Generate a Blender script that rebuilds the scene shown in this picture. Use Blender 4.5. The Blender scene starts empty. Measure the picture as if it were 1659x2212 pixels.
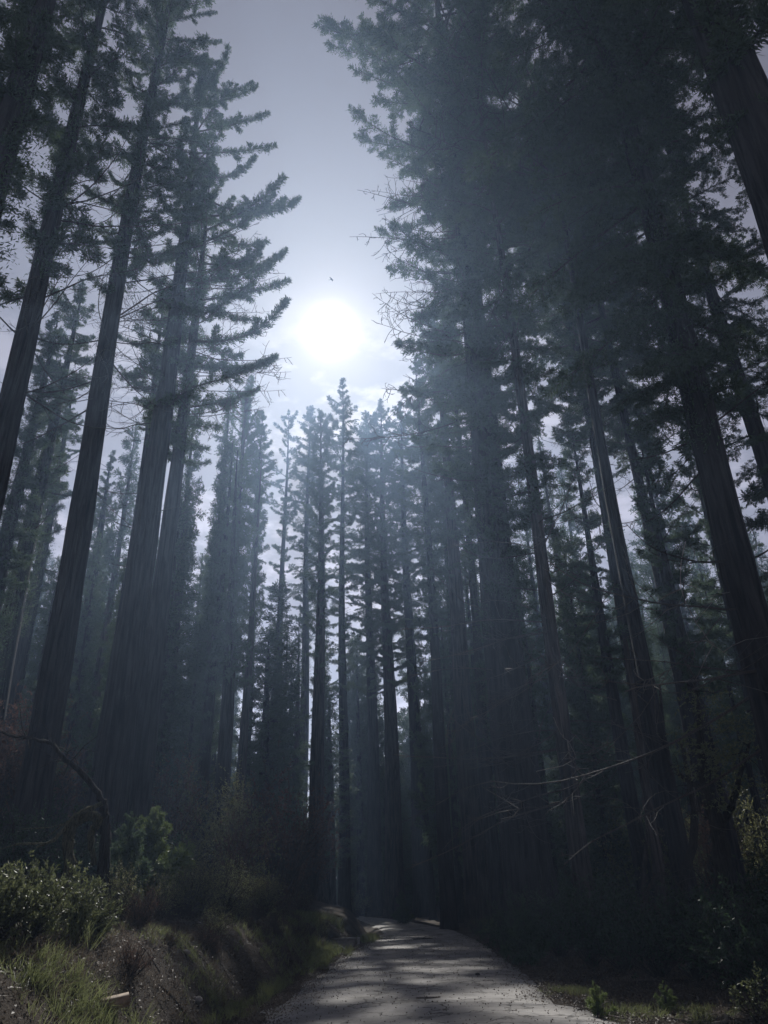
import bpy, math, random
import numpy as np
from mathutils import Matrix, Vector

# ------------------------------------------------------------------ camera, sky, sun, exposure
scene = bpy.context.scene
COL = scene.collection
PITCH, ROLL, FPX, EYE = math.radians(27), math.radians(1.8), 1640.0, 1.6
IW, IH = 1659.0, 2212.0
_F = np.array([0, math.cos(PITCH), math.sin(PITCH)])
_U0 = np.array([0, -math.sin(PITCH), math.cos(PITCH)])
_R = math.cos(ROLL) * np.array([1, 0, 0.]) - math.sin(ROLL) * _U0
_U = math.sin(ROLL) * np.array([1, 0, 0.]) + math.cos(ROLL) * _U0

cam_data = bpy.data.cameras.new("camera")
cam = bpy.data.objects.new("camera", cam_data)
COL.objects.link(cam)
cam.matrix_world = Matrix(((_R[0], _U[0], -_F[0], 0), (_R[1], _U[1], -_F[1], 0), (_R[2], _U[2], -_F[2], EYE), (0, 0, 0, 1)))
cam_data.sensor_fit = 'VERTICAL'
cam_data.sensor_height = 24.0
cam_data.lens = 24.0 * FPX / IH
cam_data.clip_start, cam_data.clip_end = 0.1, 3000
scene.camera = cam

SUN_EL, SUN_AZ = math.radians(40.43), math.radians(-4.55)      # azimuth measured from +Y towards +X
SUND = Vector((math.sin(SUN_AZ) * math.cos(SUN_EL), math.cos(SUN_AZ) * math.cos(SUN_EL), math.sin(SUN_EL)))
sl = bpy.data.lights.new("sun", 'SUN')
sl.energy, sl.angle, sl.color = 5.0, math.radians(0.55), (1.0, 0.97, 0.92)
so = bpy.data.objects.new("sun", sl)
COL.objects.link(so)
so.rotation_euler = (-SUND).to_track_quat('-Z', 'Y').to_euler()

world = bpy.data.worlds.new("World")
scene.world = world
world.use_nodes = True
wn, wl = world.node_tree.nodes, world.node_tree.links
wn.clear()


def N(nt, typ, **kw):
    n = nt.nodes.new(typ)
    for k, v in kw.items():
        if k in ('op',):
            n.operation = v
        elif hasattr(n, k):
            setattr(n, k, v)
    return n


def wmath(op, a, b=None, c=None, clamp=False):
    n = wn.new('ShaderNodeMath')
    n.operation, n.use_clamp = op, clamp
    for i, x in enumerate((a, b, c)):
        if x is None:
            continue
        if isinstance(x, (int, float)):
            n.inputs[i].default_value = x
        else:
            wl.new(x, n.inputs[i])
    return n.outputs[0]


sky = wn.new('ShaderNodeTexSky')
sky.sky_type = 'NISHITA'
sky.sun_disc = False
sky.sun_elevation, sky.sun_rotation = SUN_EL, SUN_AZ
sky.altitude, sky.air_density, sky.dust_density, sky.ozone_density = 300, 0.75, 0.5, 1.6
hsv = wn.new('ShaderNodeHueSaturation')
hsv.inputs['Saturation'].default_value = 0.33
hsv.inputs['Hue'].default_value = 0.57
wl.new(sky.outputs[0], hsv.inputs['Color'])
tc = wn.new('ShaderNodeTexCoord')
dotn = wn.new('ShaderNodeVectorMath')
dotn.operation = 'DOT_PRODUCT'
wl.new(tc.outputs['Generated'], dotn.inputs[0])
dotn.inputs[1].default_value = SUND
ang = wmath('MULTIPLY', wmath('ARCCOSINE', wmath('MINIMUM', dotn.outputs['Value'], 0.9999999)), 57.2958)   # degrees off the sun
# the sun seen through thin cirrus: a blown disc and its aureole
core = wmath('MULTIPLY', wmath('POWER', 2.71828, wmath('MULTIPLY', wmath('POWER', wmath('DIVIDE', ang, 0.98), 2.0), -1.0)), 160.0)
aur = wmath('MULTIPLY', wmath('POWER', 2.71828, wmath('MULTIPLY', ang, -1 / 1.8)), 15.0)
aur2 = wmath('MULTIPLY', wmath('POWER', 2.71828, wmath('MULTIPLY', ang, -1 / 16.0)), 0.1)
glow = wmath('ADD', wmath('ADD', core, aur), aur2)
gcol = wn.new('ShaderNodeMix')
gcol.data_type, gcol.blend_type = 'RGBA', 'MULTIPLY'
gcol.inputs['Factor'].default_value = 1.0
gcol.inputs['A'].default_value = (1.0, 0.9, 0.78, 1)
wl.new(glow, gcol.inputs['B'])
add = wn.new('ShaderNodeMix')
add.data_type, add.blend_type = 'RGBA', 'ADD'
add.inputs['Factor'].default_value = 1.0
wl.new(hsv.outputs[0], add.inputs['A'])
wl.new(gcol.outputs['Result'], add.inputs['B'])
# low broken cloud
cmap = wn.new('ShaderNodeMapping')
cmap.inputs['Scale'].default_value = (1.0, 1.0, 2.2)
wl.new(tc.outputs['Generated'], cmap.inputs['Vector'])
cn = wn.new('ShaderNodeTexNoise')
cn.inputs['Scale'].default_value = 9.0
cn.inputs['Detail'].default_value = 7.0
cn.inputs['Roughness'].default_value = 0.58
wl.new(cmap.outputs[0], cn.inputs['Vector'])
sepw = wn.new('ShaderNodeSeparateXYZ')
wl.new(tc.outputs['Generated'], sepw.inputs[0])
elev_mask = wn.new('ShaderNodeMapRange')
elev_mask.interpolation_type = 'SMOOTHSTEP'
elev_mask.inputs['From Min'].default_value = 0.70
elev_mask.inputs['From Max'].default_value = 0.52
wl.new(sepw.outputs[2], elev_mask.inputs['Value'])
cr = wn.new('ShaderNodeMapRange')
cr.interpolation_type = 'SMOOTHSTEP'
cr.inputs['From Min'].default_value = 0.47
cr.inputs['From Max'].default_value = 0.64
wl.new(cn.outputs['Fac'], cr.inputs['Value'])
cfac = wmath('MULTIPLY', wmath('MULTIPLY', cr.outputs[0], elev_mask.outputs[0]), 1.0)
ccol = wn.new('ShaderNodeMix')
ccol.data_type, ccol.blend_type = 'RGBA', 'MULTIPLY'
ccol.inputs['Factor'].default_value = 1.0
wl.new(add.outputs['Result'], ccol.inputs['A'])
ccol.inputs['B'].default_value = (1.75, 1.7, 1.65, 1)
cmix = wn.new('ShaderNodeMix')
cmix.data_type = 'RGBA'
wl.new(cfac, cmix.inputs['Factor'])
wl.new(add.outputs['Result'], cmix.inputs['A'])
wl.new(ccol.outputs['Result'], cmix.inputs['B'])
bg = wn.new('ShaderNodeBackground')
bg.inputs['Strength'].default_value = 0.06
wl.new(cmix.outputs['Result'], bg.inputs['Color'])
wo = wn.new('ShaderNodeOutputWorld')
wl.new(bg.outputs[0], wo.inputs['Surface'])

vs = scene.view_settings
vs.view_transform, vs.look, vs.gamma, vs.use_curve_mapping = 'Standard', 'None', 1.0, False
vs.exposure = 0.0
cy = scene.cycles
cy.max_bounces, cy.diffuse_bounces, cy.glossy_bounces, cy.transmission_bounces, cy.volume_bounces, cy.transparent_max_bounces = 4, 2, 2, 2, 0, 4
cy.use_denoising = True
cy.use_adaptive_sampling = False
cy.sample_clamp_indirect = 4.0
cy.sample_clamp_direct = 0.0


# ------------------------------------------------------------------ helpers
def ray(u, v):
    return _F + (u - IW / 2) / FPX * _R - (v - IH / 2) / FPX * _U


def at(u, v, Y):
    d = ray(u, v)
    p = d * Y / d[1]
    return np.array([p[0], p[1], p[2] + EYE])


def proj(P):
    q = np.asarray(P, float) - np.array([0, 0, EYE])
    d = q @ _F
    return IW / 2 + FPX * (q @ _R) / d, IH / 2 - FPX * (q @ _U) / d, d


def zcol(x, Y, v):
    lo, hi = -5.0, 140.0
    for _ in range(50):
        m = (lo + hi) / 2
        d = np.array([x, Y, m - EYE])
        if d @ _F <= 0:
            lo = m
            continue
        if proj((x, Y, m))[1] > v:
            lo = m
        else:
            hi = m
    return (lo + hi) / 2


class MB:
    """collects vertices and quads/tris, then becomes one mesh"""
    def __init__(s):
        s.V, s.Q, s.T, s.n, s.mq, s.mt = [], [], [], 0, [], []

    def add(s, V, Q=None, T=None, m=0):
        V = np.asarray(V, float)
        if Q is not None and len(Q):
            Q = np.asarray(Q, int)
            s.Q.append(Q + s.n); s.mq.append(np.full(len(Q), m))
        if T is not None and len(T):
            T = np.asarray(T, int)
            s.T.append(T + s.n); s.mt.append(np.full(len(T), m))
        s.V.append(V)
        s.n += len(V)

    def mesh(s, name, mats, smooth=False):
        V = np.concatenate(s.V)
        Q = np.concatenate(s.Q) if s.Q else np.zeros((0, 4), int)
        T = np.concatenate(s.T) if s.T else np.zeros((0, 3), int)
        me = bpy.data.meshes.new(name)
        me.vertices.add(len(V))
        me.vertices.foreach_set('co', V.astype(np.float32).ravel())
        li = np.concatenate([Q.ravel(), T.ravel()])
        me.loops.add(len(li))
        me.loops.foreach_set('vertex_index', li.astype(np.int32))
        ls = np.concatenate([np.arange(len(Q)) * 4, len(Q) * 4 + np.arange(len(T)) * 3])
        me.polygons.add(len(ls))
        me.polygons.foreach_set('loop_start', ls.astype(np.int32))
        mi = np.concatenate(s.mq + s.mt) if (s.mq or s.mt) else np.zeros(0)
        if not isinstance(mats, (list, tuple)):
            mats = [mats]
        for m in mats:
            me.materials.append(m)
        me.polygons.foreach_set('material_index', mi.astype(np.int32))
        if smooth:
            me.polygons.foreach_set('use_smooth', np.ones(len(ls), bool))
        me.update(calc_edges=True)
        return me


def link(name, me, parent=None, M=None):
    o = bpy.data.objects.new(name, me)
    COL.objects.link(o)
    if parent is not None:
        o.parent = parent
    if M is not None:
        o.matrix_basis = M
    return o


def tag(o, label=None, cat=None, group=None, kind=None):
    if label: o['label'] = label
    if cat: o['category'] = cat
    if group: o['group'] = group
    if kind: o['kind'] = kind
    return o


def thing(name, label, cat, loc, group=None, rz=0.0):
    o = bpy.data.objects.new(name, None)
    COL.objects.link(o)
    o.location = loc
    o.rotation_euler = (0, 0, rz)
    return tag(o, label, cat, group)


def frame_of(d):
    d = d / (np.linalg.norm(d) + 1e-9)
    a = np.array([0, 0, 1.0]) if abs(d[2]) < 0.9 else np.array([1.0, 0, 0])
    s = np.cross(a, d); s /= np.linalg.norm(s)
    return s, np.cross(d, s)


def tube(mb, P, R, n=6, m=0, cap=True, rough=0.0, rng=None):
    P = np.asarray(P, float); k = len(P)
    R = np.broadcast_to(np.asarray(R, float), (k,))
    tan = np.gradient(P, axis=0)
    s, t = frame_of(tan[0])
    rings = []
    for i in range(k):
        d = tan[i] / (np.linalg.norm(tan[i]) + 1e-9)
        s = s - d * (s @ d); s /= np.linalg.norm(s) + 1e-9
        t = np.cross(d, s)
        th = np.arange(n) / n * 2 * math.pi
        rr = R[i] * (1 + (rng.normal(0, rough, n) if rough and rng is not None else 0))
        rings.append(P[i] + (np.cos(th) * rr)[:, None] * s + (np.sin(th) * rr)[:, None] * t)
    V = np.concatenate(rings)
    i, j = np.meshgrid(np.arange(k - 1), np.arange(n), indexing='ij')
    a = (i * n + j).ravel(); b = (i * n + (j + 1) % n).ravel()
    Q = np.stack([a, b, b + n, a + n], 1)
    T = None
    if cap:
        V = np.concatenate([V, P[:1], P[-1:]])
        c0, c1 = k * n, k * n + 1
        T = [[c0, (q + 1) % n, q] for q in range(n)] + [[c1, (k - 1) * n + q, (k - 1) * n + (q + 1) % n] for q in range(n)]
    mb.add(V, Q, T, m)


def leaves(mb, P, D, L, W, rng, m=0, fold=0.0):
    """one rhombic leaf per row of P, pointing along D"""
    n = len(P)
    D = D / (np.linalg.norm(D, axis=1, keepdims=True) + 1e-9)
    rv = rng.normal(size=(n, 3))
    S = np.cross(D, rv); S /= np.linalg.norm(S, axis=1, keepdims=True) + 1e-9
    L = np.broadcast_to(L, (n,))[:, None]; W = np.broadcast_to(W, (n,))[:, None]
    up = np.cross(S, D) * fold * W
    mid = P + D * L * 0.45
    V = np.stack([P, mid + S * W / 2 + up, P + D * L, mid - S * W / 2 + up], 1).reshape(-1, 3)
    b = np.arange(n) * 4
    mb.add(V, np.stack([b, b + 1, b + 2, b + 3], 1), m=m)


def quadgrid(nu, nv):
    i, j = np.meshgrid(np.arange(nu - 1), np.arange(nv - 1), indexing='ij')
    a = (i * nv + j).ravel()
    return np.stack([a, a + nv, a + nv + 1, a + 1], 1)


# ------------------------------------------------------------------ materials
def new_mat(name):
    m = bpy.data.materials.new(name)
    m.use_nodes = True
    nt = m.node_tree
    b = nt.nodes['Principled BSDF']
    return m, nt, b


def ramp(nt, src, stops):
    r = nt.nodes.new('ShaderNodeValToRGB')
    e = r.color_ramp.elements
    while len(e) < len(stops):
        e.new(0.5)
    for k, (p, c) in enumerate(stops):
        e[k].position = p
        e[k].color = (*c, 1)
    nt.links.new(src, r.inputs[0])
    return r.outputs[0]


def noise(nt, scale, detail=4, rough=0.55, vec=None, dist=0.0):
    n = nt.nodes.new('ShaderNodeTexNoise')
    n.inputs['Scale'].default_value = scale
    n.inputs['Detail'].default_value = detail
    n.inputs['Roughness'].default_value = rough
    n.inputs['Distortion'].default_value = dist
    if vec is not None:
        nt.links.new(vec, n.inputs['Vector'])
    return n.outputs['Fac']


def mapped(nt, scale, kind='Object'):
    t = nt.nodes.new('ShaderNodeTexCoord')
    mp = nt.nodes.new('ShaderNodeMapping')
    mp.inputs['Scale'].default_value = scale
    nt.links.new(t.outputs[kind], mp.inputs['Vector'])
    return mp.outputs[0]


def bump(nt, b, h, strength, dist=0.02):
    bm = nt.nodes.new('ShaderNodeBump')
    bm.inputs['Strength'].default_value = strength
    bm.inputs['Distance'].default_value = dist
    nt.links.new(h, bm.inputs['Height'])
    nt.links.new(bm.outputs[0], b.inputs['Normal'])


def bark_mat(name, dark, light, scale=1.0, rough=0.95):
    m, nt, b = new_mat(name)
    v = mapped(nt, (9 * scale, 9 * scale, 0.55 * scale))
    h = noise(nt, 1.0, 6, 0.62, v, 0.6)
    v2 = mapped(nt, (0.9, 0.9, 0.25))
    h2 = noise(nt, 1.0, 4, 0.6, v2)
    mx = nt.nodes.new('ShaderNodeMath'); mx.operation = 'MULTIPLY_ADD'
    nt.links.new(h2, mx.inputs[0]); mx.inputs[1].default_value = 0.45
    nt.links.new(h, mx.inputs[2])
    c = ramp(nt, mx.outputs[0], [(0.58, dark), (0.9, light)])
    nt.links.new(c, b.inputs['Base Color'])
    b.inputs['Roughness'].default_value = rough
    b.inputs['Specular IOR Level'].default_value = 0.15
    bump(nt, b, h, 1.0, 0.12)
    return m


def leaf_mat(name, c0, c1, trans=0.35, rough=0.5, spec=0.35, scale=0.6):
    m, nt, b = new_mat(name)
    g = nt.nodes.new('ShaderNodeNewGeometry')
    oi = nt.nodes.new('ShaderNodeObjectInfo')
    v = mapped(nt, (scale, scale, scale))
    h = noise(nt, 3.0, 3, 0.6, v)
    ad = nt.nodes.new('ShaderNodeMath'); ad.operation = 'MULTIPLY_ADD'
    nt.links.new(g.outputs['Random Per Island'], ad.inputs[0]); ad.inputs[1].default_value = 0.5
    nt.links.new(h, ad.inputs[2])
    ad2 = nt.nodes.new('ShaderNodeMath'); ad2.operation = 'MULTIPLY_ADD'
    nt.links.new(oi.outputs['Random'], ad2.inputs[0]); ad2.inputs[1].default_value = 0.3
    nt.links.new(ad.outputs[0], ad2.inputs[2])
    c = ramp(nt, ad2.outputs[0], [(0.4, c0), (1.15 if False else 1.0, c1)])
    nt.links.new(c, b.inputs['Base Color'])
    b.inputs['Roughness'].default_value = rough
    b.inputs['Specular IOR Level'].default_value = spec
    tr = nt.nodes.new('ShaderNodeBsdfTranslucent')
    hs = nt.nodes.new('ShaderNodeHueSaturation')
    hs.inputs['Value'].default_value = 1.5
    hs.inputs['Hue'].default_value = 0.485
    nt.links.new(c, hs.inputs['Color'])
    nt.links.new(hs.outputs[0], tr.inputs['Color'])
    mx = nt.nodes.new('ShaderNodeMixShader')
    mx.inputs[0].default_value = trans
    nt.links.new(b.outputs[0], mx.inputs[1])
    nt.links.new(tr.outputs[0], mx.inputs[2])
    nt.links.new(mx.outputs[0], nt.nodes['Material Output'].inputs['Surface'])
    return m


M_BARK = bark_mat('charred_redwood_bark', (0.009, 0.009, 0.011), (0.06, 0.055, 0.055))
M_BARK2 = bark_mat('grey_redwood_bark', (0.017, 0.016, 0.017), (0.11, 0.095, 0.088))
M_OAKBARK = bark_mat('burnt_oak_bark', (0.014, 0.013, 0.012), (0.06, 0.052, 0.045), 3.0)
M_MOSS = bark_mat('mossy_bark', (0.03, 0.032, 0.018), (0.2, 0.19, 0.11), 4.0)
M_TWIG = bark_mat('dead_twig', (0.03, 0.027, 0.025), (0.10, 0.085, 0.075), 6.0, 0.8)
M_PALE = bark_mat('bleached_wood', (0.16, 0.14, 0.12), (0.42, 0.38, 0.33), 6.0, 0.7)
M_GREYTWIG = bark_mat('pale_bare_twig', (0.05, 0.043, 0.039), (0.15, 0.128, 0.112), 6.0, 0.6)
M_NEEDLE = leaf_mat('redwood_needles', (0.022, 0.04, 0.026), (0.065, 0.1, 0.055), 0.35, 0.6, 0.15)
M_NEEDLE2 = leaf_mat('young_redwood_needles', (0.03, 0.055, 0.02), (0.10, 0.14, 0.045), 0.45)
M_BROAD = leaf_mat('leathery_shrub_leaf', (0.045, 0.06, 0.03), (0.13, 0.15, 0.07), 0.3, 0.55, 0.3)
M_FINE = leaf_mat('small_shrub_leaf', (0.055, 0.07, 0.032), (0.18, 0.19, 0.085), 0.45, 0.5)
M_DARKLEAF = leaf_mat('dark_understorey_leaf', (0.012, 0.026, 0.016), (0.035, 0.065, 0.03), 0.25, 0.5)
M_BROWN = leaf_mat('dead_brown_foliage', (0.04, 0.024, 0.018), (0.12, 0.075, 0.055), 0.35, 0.7, 0.1)
M_GRASS = leaf_mat('road_verge_grass', (0.05, 0.066, 0.024), (0.145, 0.17, 0.075), 0.45, 0.5)
M_LITTER = leaf_mat('leaf_litter', (0.028, 0.022, 0.016), (0.13, 0.105, 0.08), 0.1, 0.6, 0.3)

M_WEED = leaf_mat('dry_weeds_and_twigs', (0.028, 0.023, 0.018), (0.12, 0.1, 0.072), 0.3, 0.7, 0.2)

# ground
M_SOIL, nt, b = new_mat('forest_soil')
v = mapped(nt, (1, 1, 1))
h = noise(nt, 0.7, 6, 0.6, v)
h2 = noise(nt, 26.0, 5, 0.7, v)
mm = nt.nodes.new('ShaderNodeMath'); mm.operation = 'MULTIPLY_ADD'
nt.links.new(h2, mm.inputs[0]); mm.inputs[1].default_value = 0.6
nt.links.new(h, mm.inputs[2])
c = ramp(nt, mm.outputs[0], [(0.5, (0.02, 0.016, 0.013)), (0.75, (0.05, 0.04, 0.032)), (1.0, (0.11, 0.09, 0.07))])
nt.links.new(c, b.inputs['Base Color'])
b.inputs['Roughness'].default_value = 0.95
b.inputs['Specular IOR Level'].default_value = 0.1
bump(nt, b, h2, 1.0, 0.06)

# old asphalt, cracked
M_ROAD, nt, b = new_mat('old_cracked_asphalt')
v = mapped(nt, (1, 1, 1))
warp = nt.nodes.new('ShaderNodeTexNoise')
warp.inputs['Scale'].default_value = 2.2; warp.inputs['Detail'].default_value = 5
nt.links.new(v, warp.inputs['Vector'])
wm = nt.nodes.new('ShaderNodeVectorMath'); wm.operation = 'MULTIPLY_ADD'
nt.links.new(warp.outputs['Color'], wm.inputs[0]); wm.inputs[1].default_value = (1.5, 1.5, 0); nt.links.new(v, wm.inputs[2])
vo = nt.nodes.new('ShaderNodeTexVoronoi'); vo.feature = 'DISTANCE_TO_EDGE'
vo.inputs['Scale'].default_value = 0.75
nt.links.new(wm.outputs[0], vo.inputs['Vector'])
crk = nt.nodes.new('ShaderNodeMapRange')
crk.inputs['From Min'].default_value = 0.004; crk.inputs['From Max'].default_value = 0.026
nt.links.new(vo.outputs['Distance'], crk.inputs['Value'])
gate = noise(nt, 0.5, 3, 0.5, v)
gr = nt.nodes.new('ShaderNodeMapRange')
gr.inputs['From Min'].default_value = 0.54; gr.inputs['From Max'].default_value = 0.66
nt.links.new(gate, gr.inputs['Value'])
mxc = nt.nodes.new('ShaderNodeMath'); mxc.operation = 'MAXIMUM'
nt.links.new(crk.outputs[0], mxc.inputs[0]); nt.links.new(gr.outputs[0], mxc.inputs[1])
gnoise = noise(nt, 60.0, 3, 0.7, v)
blot = noise(nt, 1.1, 6, 0.65, v)
s1 = nt.nodes.new('ShaderNodeMath'); s1.operation = 'MULTIPLY_ADD'
nt.links.new(gnoise, s1.inputs[0]); s1.inputs[1].default_value = 0.45; nt.links.new(blot, s1.inputs[2])
c = ramp(nt, s1.outputs[0], [(0.5, (0.13, 0.123, 0.117)), (0.95, (0.33, 0.315, 0.3))])
cm = nt.nodes.new('ShaderNodeMix'); cm.data_type = 'RGBA'
nt.links.new(mxc.outputs[0], cm.inputs['Factor'])
cm.inputs['A'].default_value = (0.055, 0.05, 0.045, 1)
nt.links.new(c, cm.inputs['B'])
nt.links.new(cm.outputs['Result'], b.inputs['Base Color'])
b.inputs['Roughness'].default_value = 0.85
b.inputs['Specular IOR Level'].default_value = 0.3
hh = nt.nodes.new('ShaderNodeMath'); hh.operation = 'MULTIPLY_ADD'
nt.links.new(gnoise, hh.inputs[0]); hh.inputs[1].default_value = 0.25; nt.links.new(mxc.outputs[0], hh.inputs[2])
bump(nt, b, hh.outputs[0], 0.7, 0.015)


def simple_mat(name, c0, c1, scale=8, rough=0.8, bumps=0.4):
    m, nt, b = new_mat(name)
    v = mapped(nt, (scale,) * 3)
    h = noise(nt, 1.0, 5, 0.6, v)
    nt.links.new(ramp(nt, h, [(0.3, c0), (0.7, c1)]), b.inputs['Base Color'])
    b.inputs['Roughness'].default_value = rough
    bump(nt, b, h, bumps, 0.02)
    return m


M_CONC = simple_mat('weathered_concrete', (0.22, 0.22, 0.21), (0.4, 0.39, 0.37))
M_STONE = simple_mat('grey_stone', (0.14, 0.13, 0.12), (0.3, 0.28, 0.26), 9)
M_PLANK = simple_mat('split_timber', (0.12, 0.085, 0.055), (0.27, 0.2, 0.14), 14)
M_PIPE = simple_mat('pale_plastic_hose', (0.4, 0.4, 0.4), (0.55, 0.55, 0.55), 20, 0.4, 0.1)
M_BIRD = simple_mat('dark_feathers', (0.02, 0.018, 0.016), (0.05, 0.045, 0.04), 12)

# ------------------------------------------------------------------ terrain and road
_ROADL = np.array([(-60, -2.6), (0, -2.3), (13.5, -2.3), (18, -2.2), (24, -2.0), (29.5, -1.8), (36, -1.3), (43, -1.0), (50, -1.0), (60, -1.7), (70, -2.6), (81, -3.9), (92, -7.5), (105, -15), (120, -28), (140, -50)])
_ROADR = np.array([(-60, 3.4), (0, 3.2), (11.5, 3.3), (14.2, 3.1), (14.8, 2.6), (16.3, 2.72), (20, 2.95), (27, 3.28), (36, 3.4), (46, 3.25), (56, 2.3), (67, 0.85), (80, -1.2), (92, -3.6), (105, -10), (120, -22), (140, -44)])


def roadl(y): return np.interp(y, _ROADL[:, 0], _ROADL[:, 1])
def roadr(y): return np.interp(y, _ROADR[:, 0], _ROADR[:, 1])


def vnoise(x, y, s, seed=0):
    """cheap smooth value noise"""
    x = np.asarray(x, float) / s; y = np.asarray(y, float) / s
    xi, yi = np.floor(x), np.floor(y); fx, fy = x - xi, y - yi
    fx = fx * fx * (3 - 2 * fx); fy = fy * fy * (3 - 2 * fy)

    def hsh(a, b):
        q = np.sin(a * 127.1 + b * 311.7 + seed * 74.7) * 43758.5453
        return q - np.floor(q)
    return (hsh(xi, yi) * (1 - fx) + hsh(xi + 1, yi) * fx) * (1 - fy) + (hsh(xi, yi + 1) * (1 - fx) + hsh(xi + 1, yi + 1) * fx) * fy - 0.5


def sstep(a, b, x):
    t = np.clip((x - a) / (b - a), 0, 1)
    return t * t * (3 - 2 * t)


def ground(x, y):
    x = np.asarray(x, float); y = np.asarray(y, float)
    sL = roadl(y) - x; sR = x - roadr(y)
    rough = vnoise(x, y, 3.0, 1) * 0.2 + vnoise(x, y, 0.9, 2) * 0.06 + vnoise(x, y, 0.37, 3) * 0.08 + vnoise(x, y, 0.2, 4) * 0.05
    bh = 0.85 + 0.3 * vnoise(x * 0.3, y, 9, 8)
    zl = -0.22 * np.exp(-((sL - 0.55) / 0.35) ** 2) * sstep(10, 16, y) + bh * sstep(0.6, 1.9, sL) + 0.27 * np.clip(sL - 1.5, 0, 11) + 0.10 * np.clip(sL - 12.5, 0, 60)
    zr = 0.02 * np.clip(sR, 0, 60) + 0.12 * np.clip(sR - 14, 0, 60) - 0.06 * sstep(0.1, 0.8, sR)
    pit = sstep(-3.1, -2.8, x) * (1 - sstep(-1.6, -1.35, x)) * sstep(31.5, 33.5, y) * (1 - sstep(36.5, 36.9, y))
    zl = zl * (1 - pit) - 0.5 * pit
    z = np.where(sL > 0, zl + (1 - pit) * rough * sstep(0.2, 1.6, sL), np.where(sR > 0, zr + rough * sstep(0.15, 2.0, sR) * 0.7, -0.03))
    far = sstep(95, 230, y) * 15 * (1 + 0.4 * vnoise(x, y, 40, 5))
    return z + far * (0.35 + 0.65 * sstep(2, 20, np.abs(x + 6)))


def gz(x, y): return float(ground(x, y))


xs = np.concatenate([np.linspace(-250, -60, 20)[:-1], np.linspace(-60, -14, 40)[:-1], np.arange(-14, 14, 0.2), np.linspace(14, 60, 40), np.linspace(60, 250, 20)[1:]])
ys = np.concatenate([np.linspace(-45, 2, 16)[:-1], np.arange(2, 30, 0.2), np.arange(30, 60, 0.4), np.linspace(60, 130, 60), np.linspace(130, 300, 30)[1:]])
X, Y = np.meshgrid(xs, ys, indexing='ij')
mb = MB()
mb.add(np.stack([X, Y, ground(X, Y)], -1).reshape(-1, 3), quadgrid(len(xs), len(ys)))
tag(link('ground', mb.mesh('ground', M_SOIL, True)), kind='structure')

mb = MB()
ry = np.concatenate([np.arange(-44, 8, 2.0), np.arange(8, 60, 0.3), np.arange(60, 138, 1.0)])
tt = np.linspace(0, 1, 13)
lj = vnoise(ry, ry * 0, 0.7, 11) * 0.22 + vnoise(ry, ry * 0, 2.6, 12) * 0.3
rj = vnoise(ry, ry * 0, 0.6, 13) * 0.14 + vnoise(ry, ry * 0, 2.2, 14) * 0.22
RX = (roadl(ry) + lj)[:, None] * (1 - tt) + (roadr(ry) + rj)[:, None] * tt
RY = np.repeat(ry[:, None], 13, 1)
RZ = 0.012 + 0.05 * np.sin(tt * math.pi)[None] + 0.018 * vnoise(RX, RY, 1.3, 15)
RZ[:, 0] = RZ[:, -1] = -0.05
RZ = RZ + np.where(RY > 90, ground(RX, RY) + 0.06, 0)
mb.add(np.stack([RX, RY, RZ], -1).reshape(-1, 3), quadgrid(len(ry), 13)[:, ::-1])
tag(link('road', mb.mesh('road', M_ROAD, True)), kind='structure')


# ------------------------------------------------------------------ branch templates (axis along +X, up +Z)
def axis_path(L, a0, a1, rng, n=12, yaw=0.25, pw=1.6):
    t = np.linspace(0, 1, n)
    pit = np.radians(a0 + (a1 - a0) * t ** pw) + np.cumsum(rng.normal(0, 0.03, n))
    yw = np.cumsum(rng.normal(0, yaw / math.sqrt(n), n))
    d = np.stack([np.cos(pit) * np.cos(yw), np.cos(pit) * np.sin(yw), np.sin(pit)], 1)
    P = np.concatenate([[np.zeros(3)], np.cumsum((d[1:] + d[:-1]) / 2 * L / (n - 1), 0)])
    return P


def along(P, t):
    k = len(P) - 1
    x = np.clip(t, 0, 0.9999) * k
    i = x.astype(int); f = (x - i)[:, None]
    return P[i] * (1 - f) + P[i + 1] * f, P[i + 1] - P[i]


def brush(mb, P, L, t0, Rb, dens, rng, sl=0.11, sw=0.034, nleaf=8, m=1, forward=0.7, upb=0.15, droop=0.0):
    """twiglets with sprays of needles all round a stem"""
    n = max(3, int(dens * L * (1 - t0)))
    t = t0 + (1 - t0) * rng.random(n) ** 0.9
    A, d = along(P, t)
    d = d / (np.linalg.norm(d, axis=1, keepdims=True) + 1e-9)
    rad = np.cross(d, rng.normal(size=(n, 3)))
    rad /= np.linalg.norm(rad, axis=1, keepdims=True) + 1e-9
    tw = d * forward + rad + np.array([0, 0, upb - droop])
    tw /= np.linalg.norm(tw, axis=1, keepdims=True)
    fade = np.minimum(1, (1.06 - t) / 0.25) * 0.65 + 0.35
    tl = Rb * (0.45 + 0.75 * rng.random(n)) * fade
    q = (np.arange(nleaf) + 0.5) / nleaf
    Pp = A[:, None] + tw[:, None] * (tl[:, None] * q)[..., None]
    side = np.cross(tw, rng.normal(size=(n, 3)))
    side /= np.linalg.norm(side, axis=1, keepdims=True) + 1e-9
    sg = np.where(np.arange(nleaf) % 2 == 0, 1.0, -1.0)
    Dd = tw[:, None] * 0.8 + side[:, None] * sg[None, :, None] * 0.75 + rng.normal(0, 0.22, (n, nleaf, 3))
    Dd[:, -1] = tw
    Pp = Pp.reshape(-1, 3); Dd = Dd.reshape(-1, 3)
    k = len(Pp)
    leaves(mb, Pp, Dd, sl * (0.65 + 0.7 * rng.random(k)), sw * (0.7 + 0.6 * rng.random(k)), rng, m)


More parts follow.
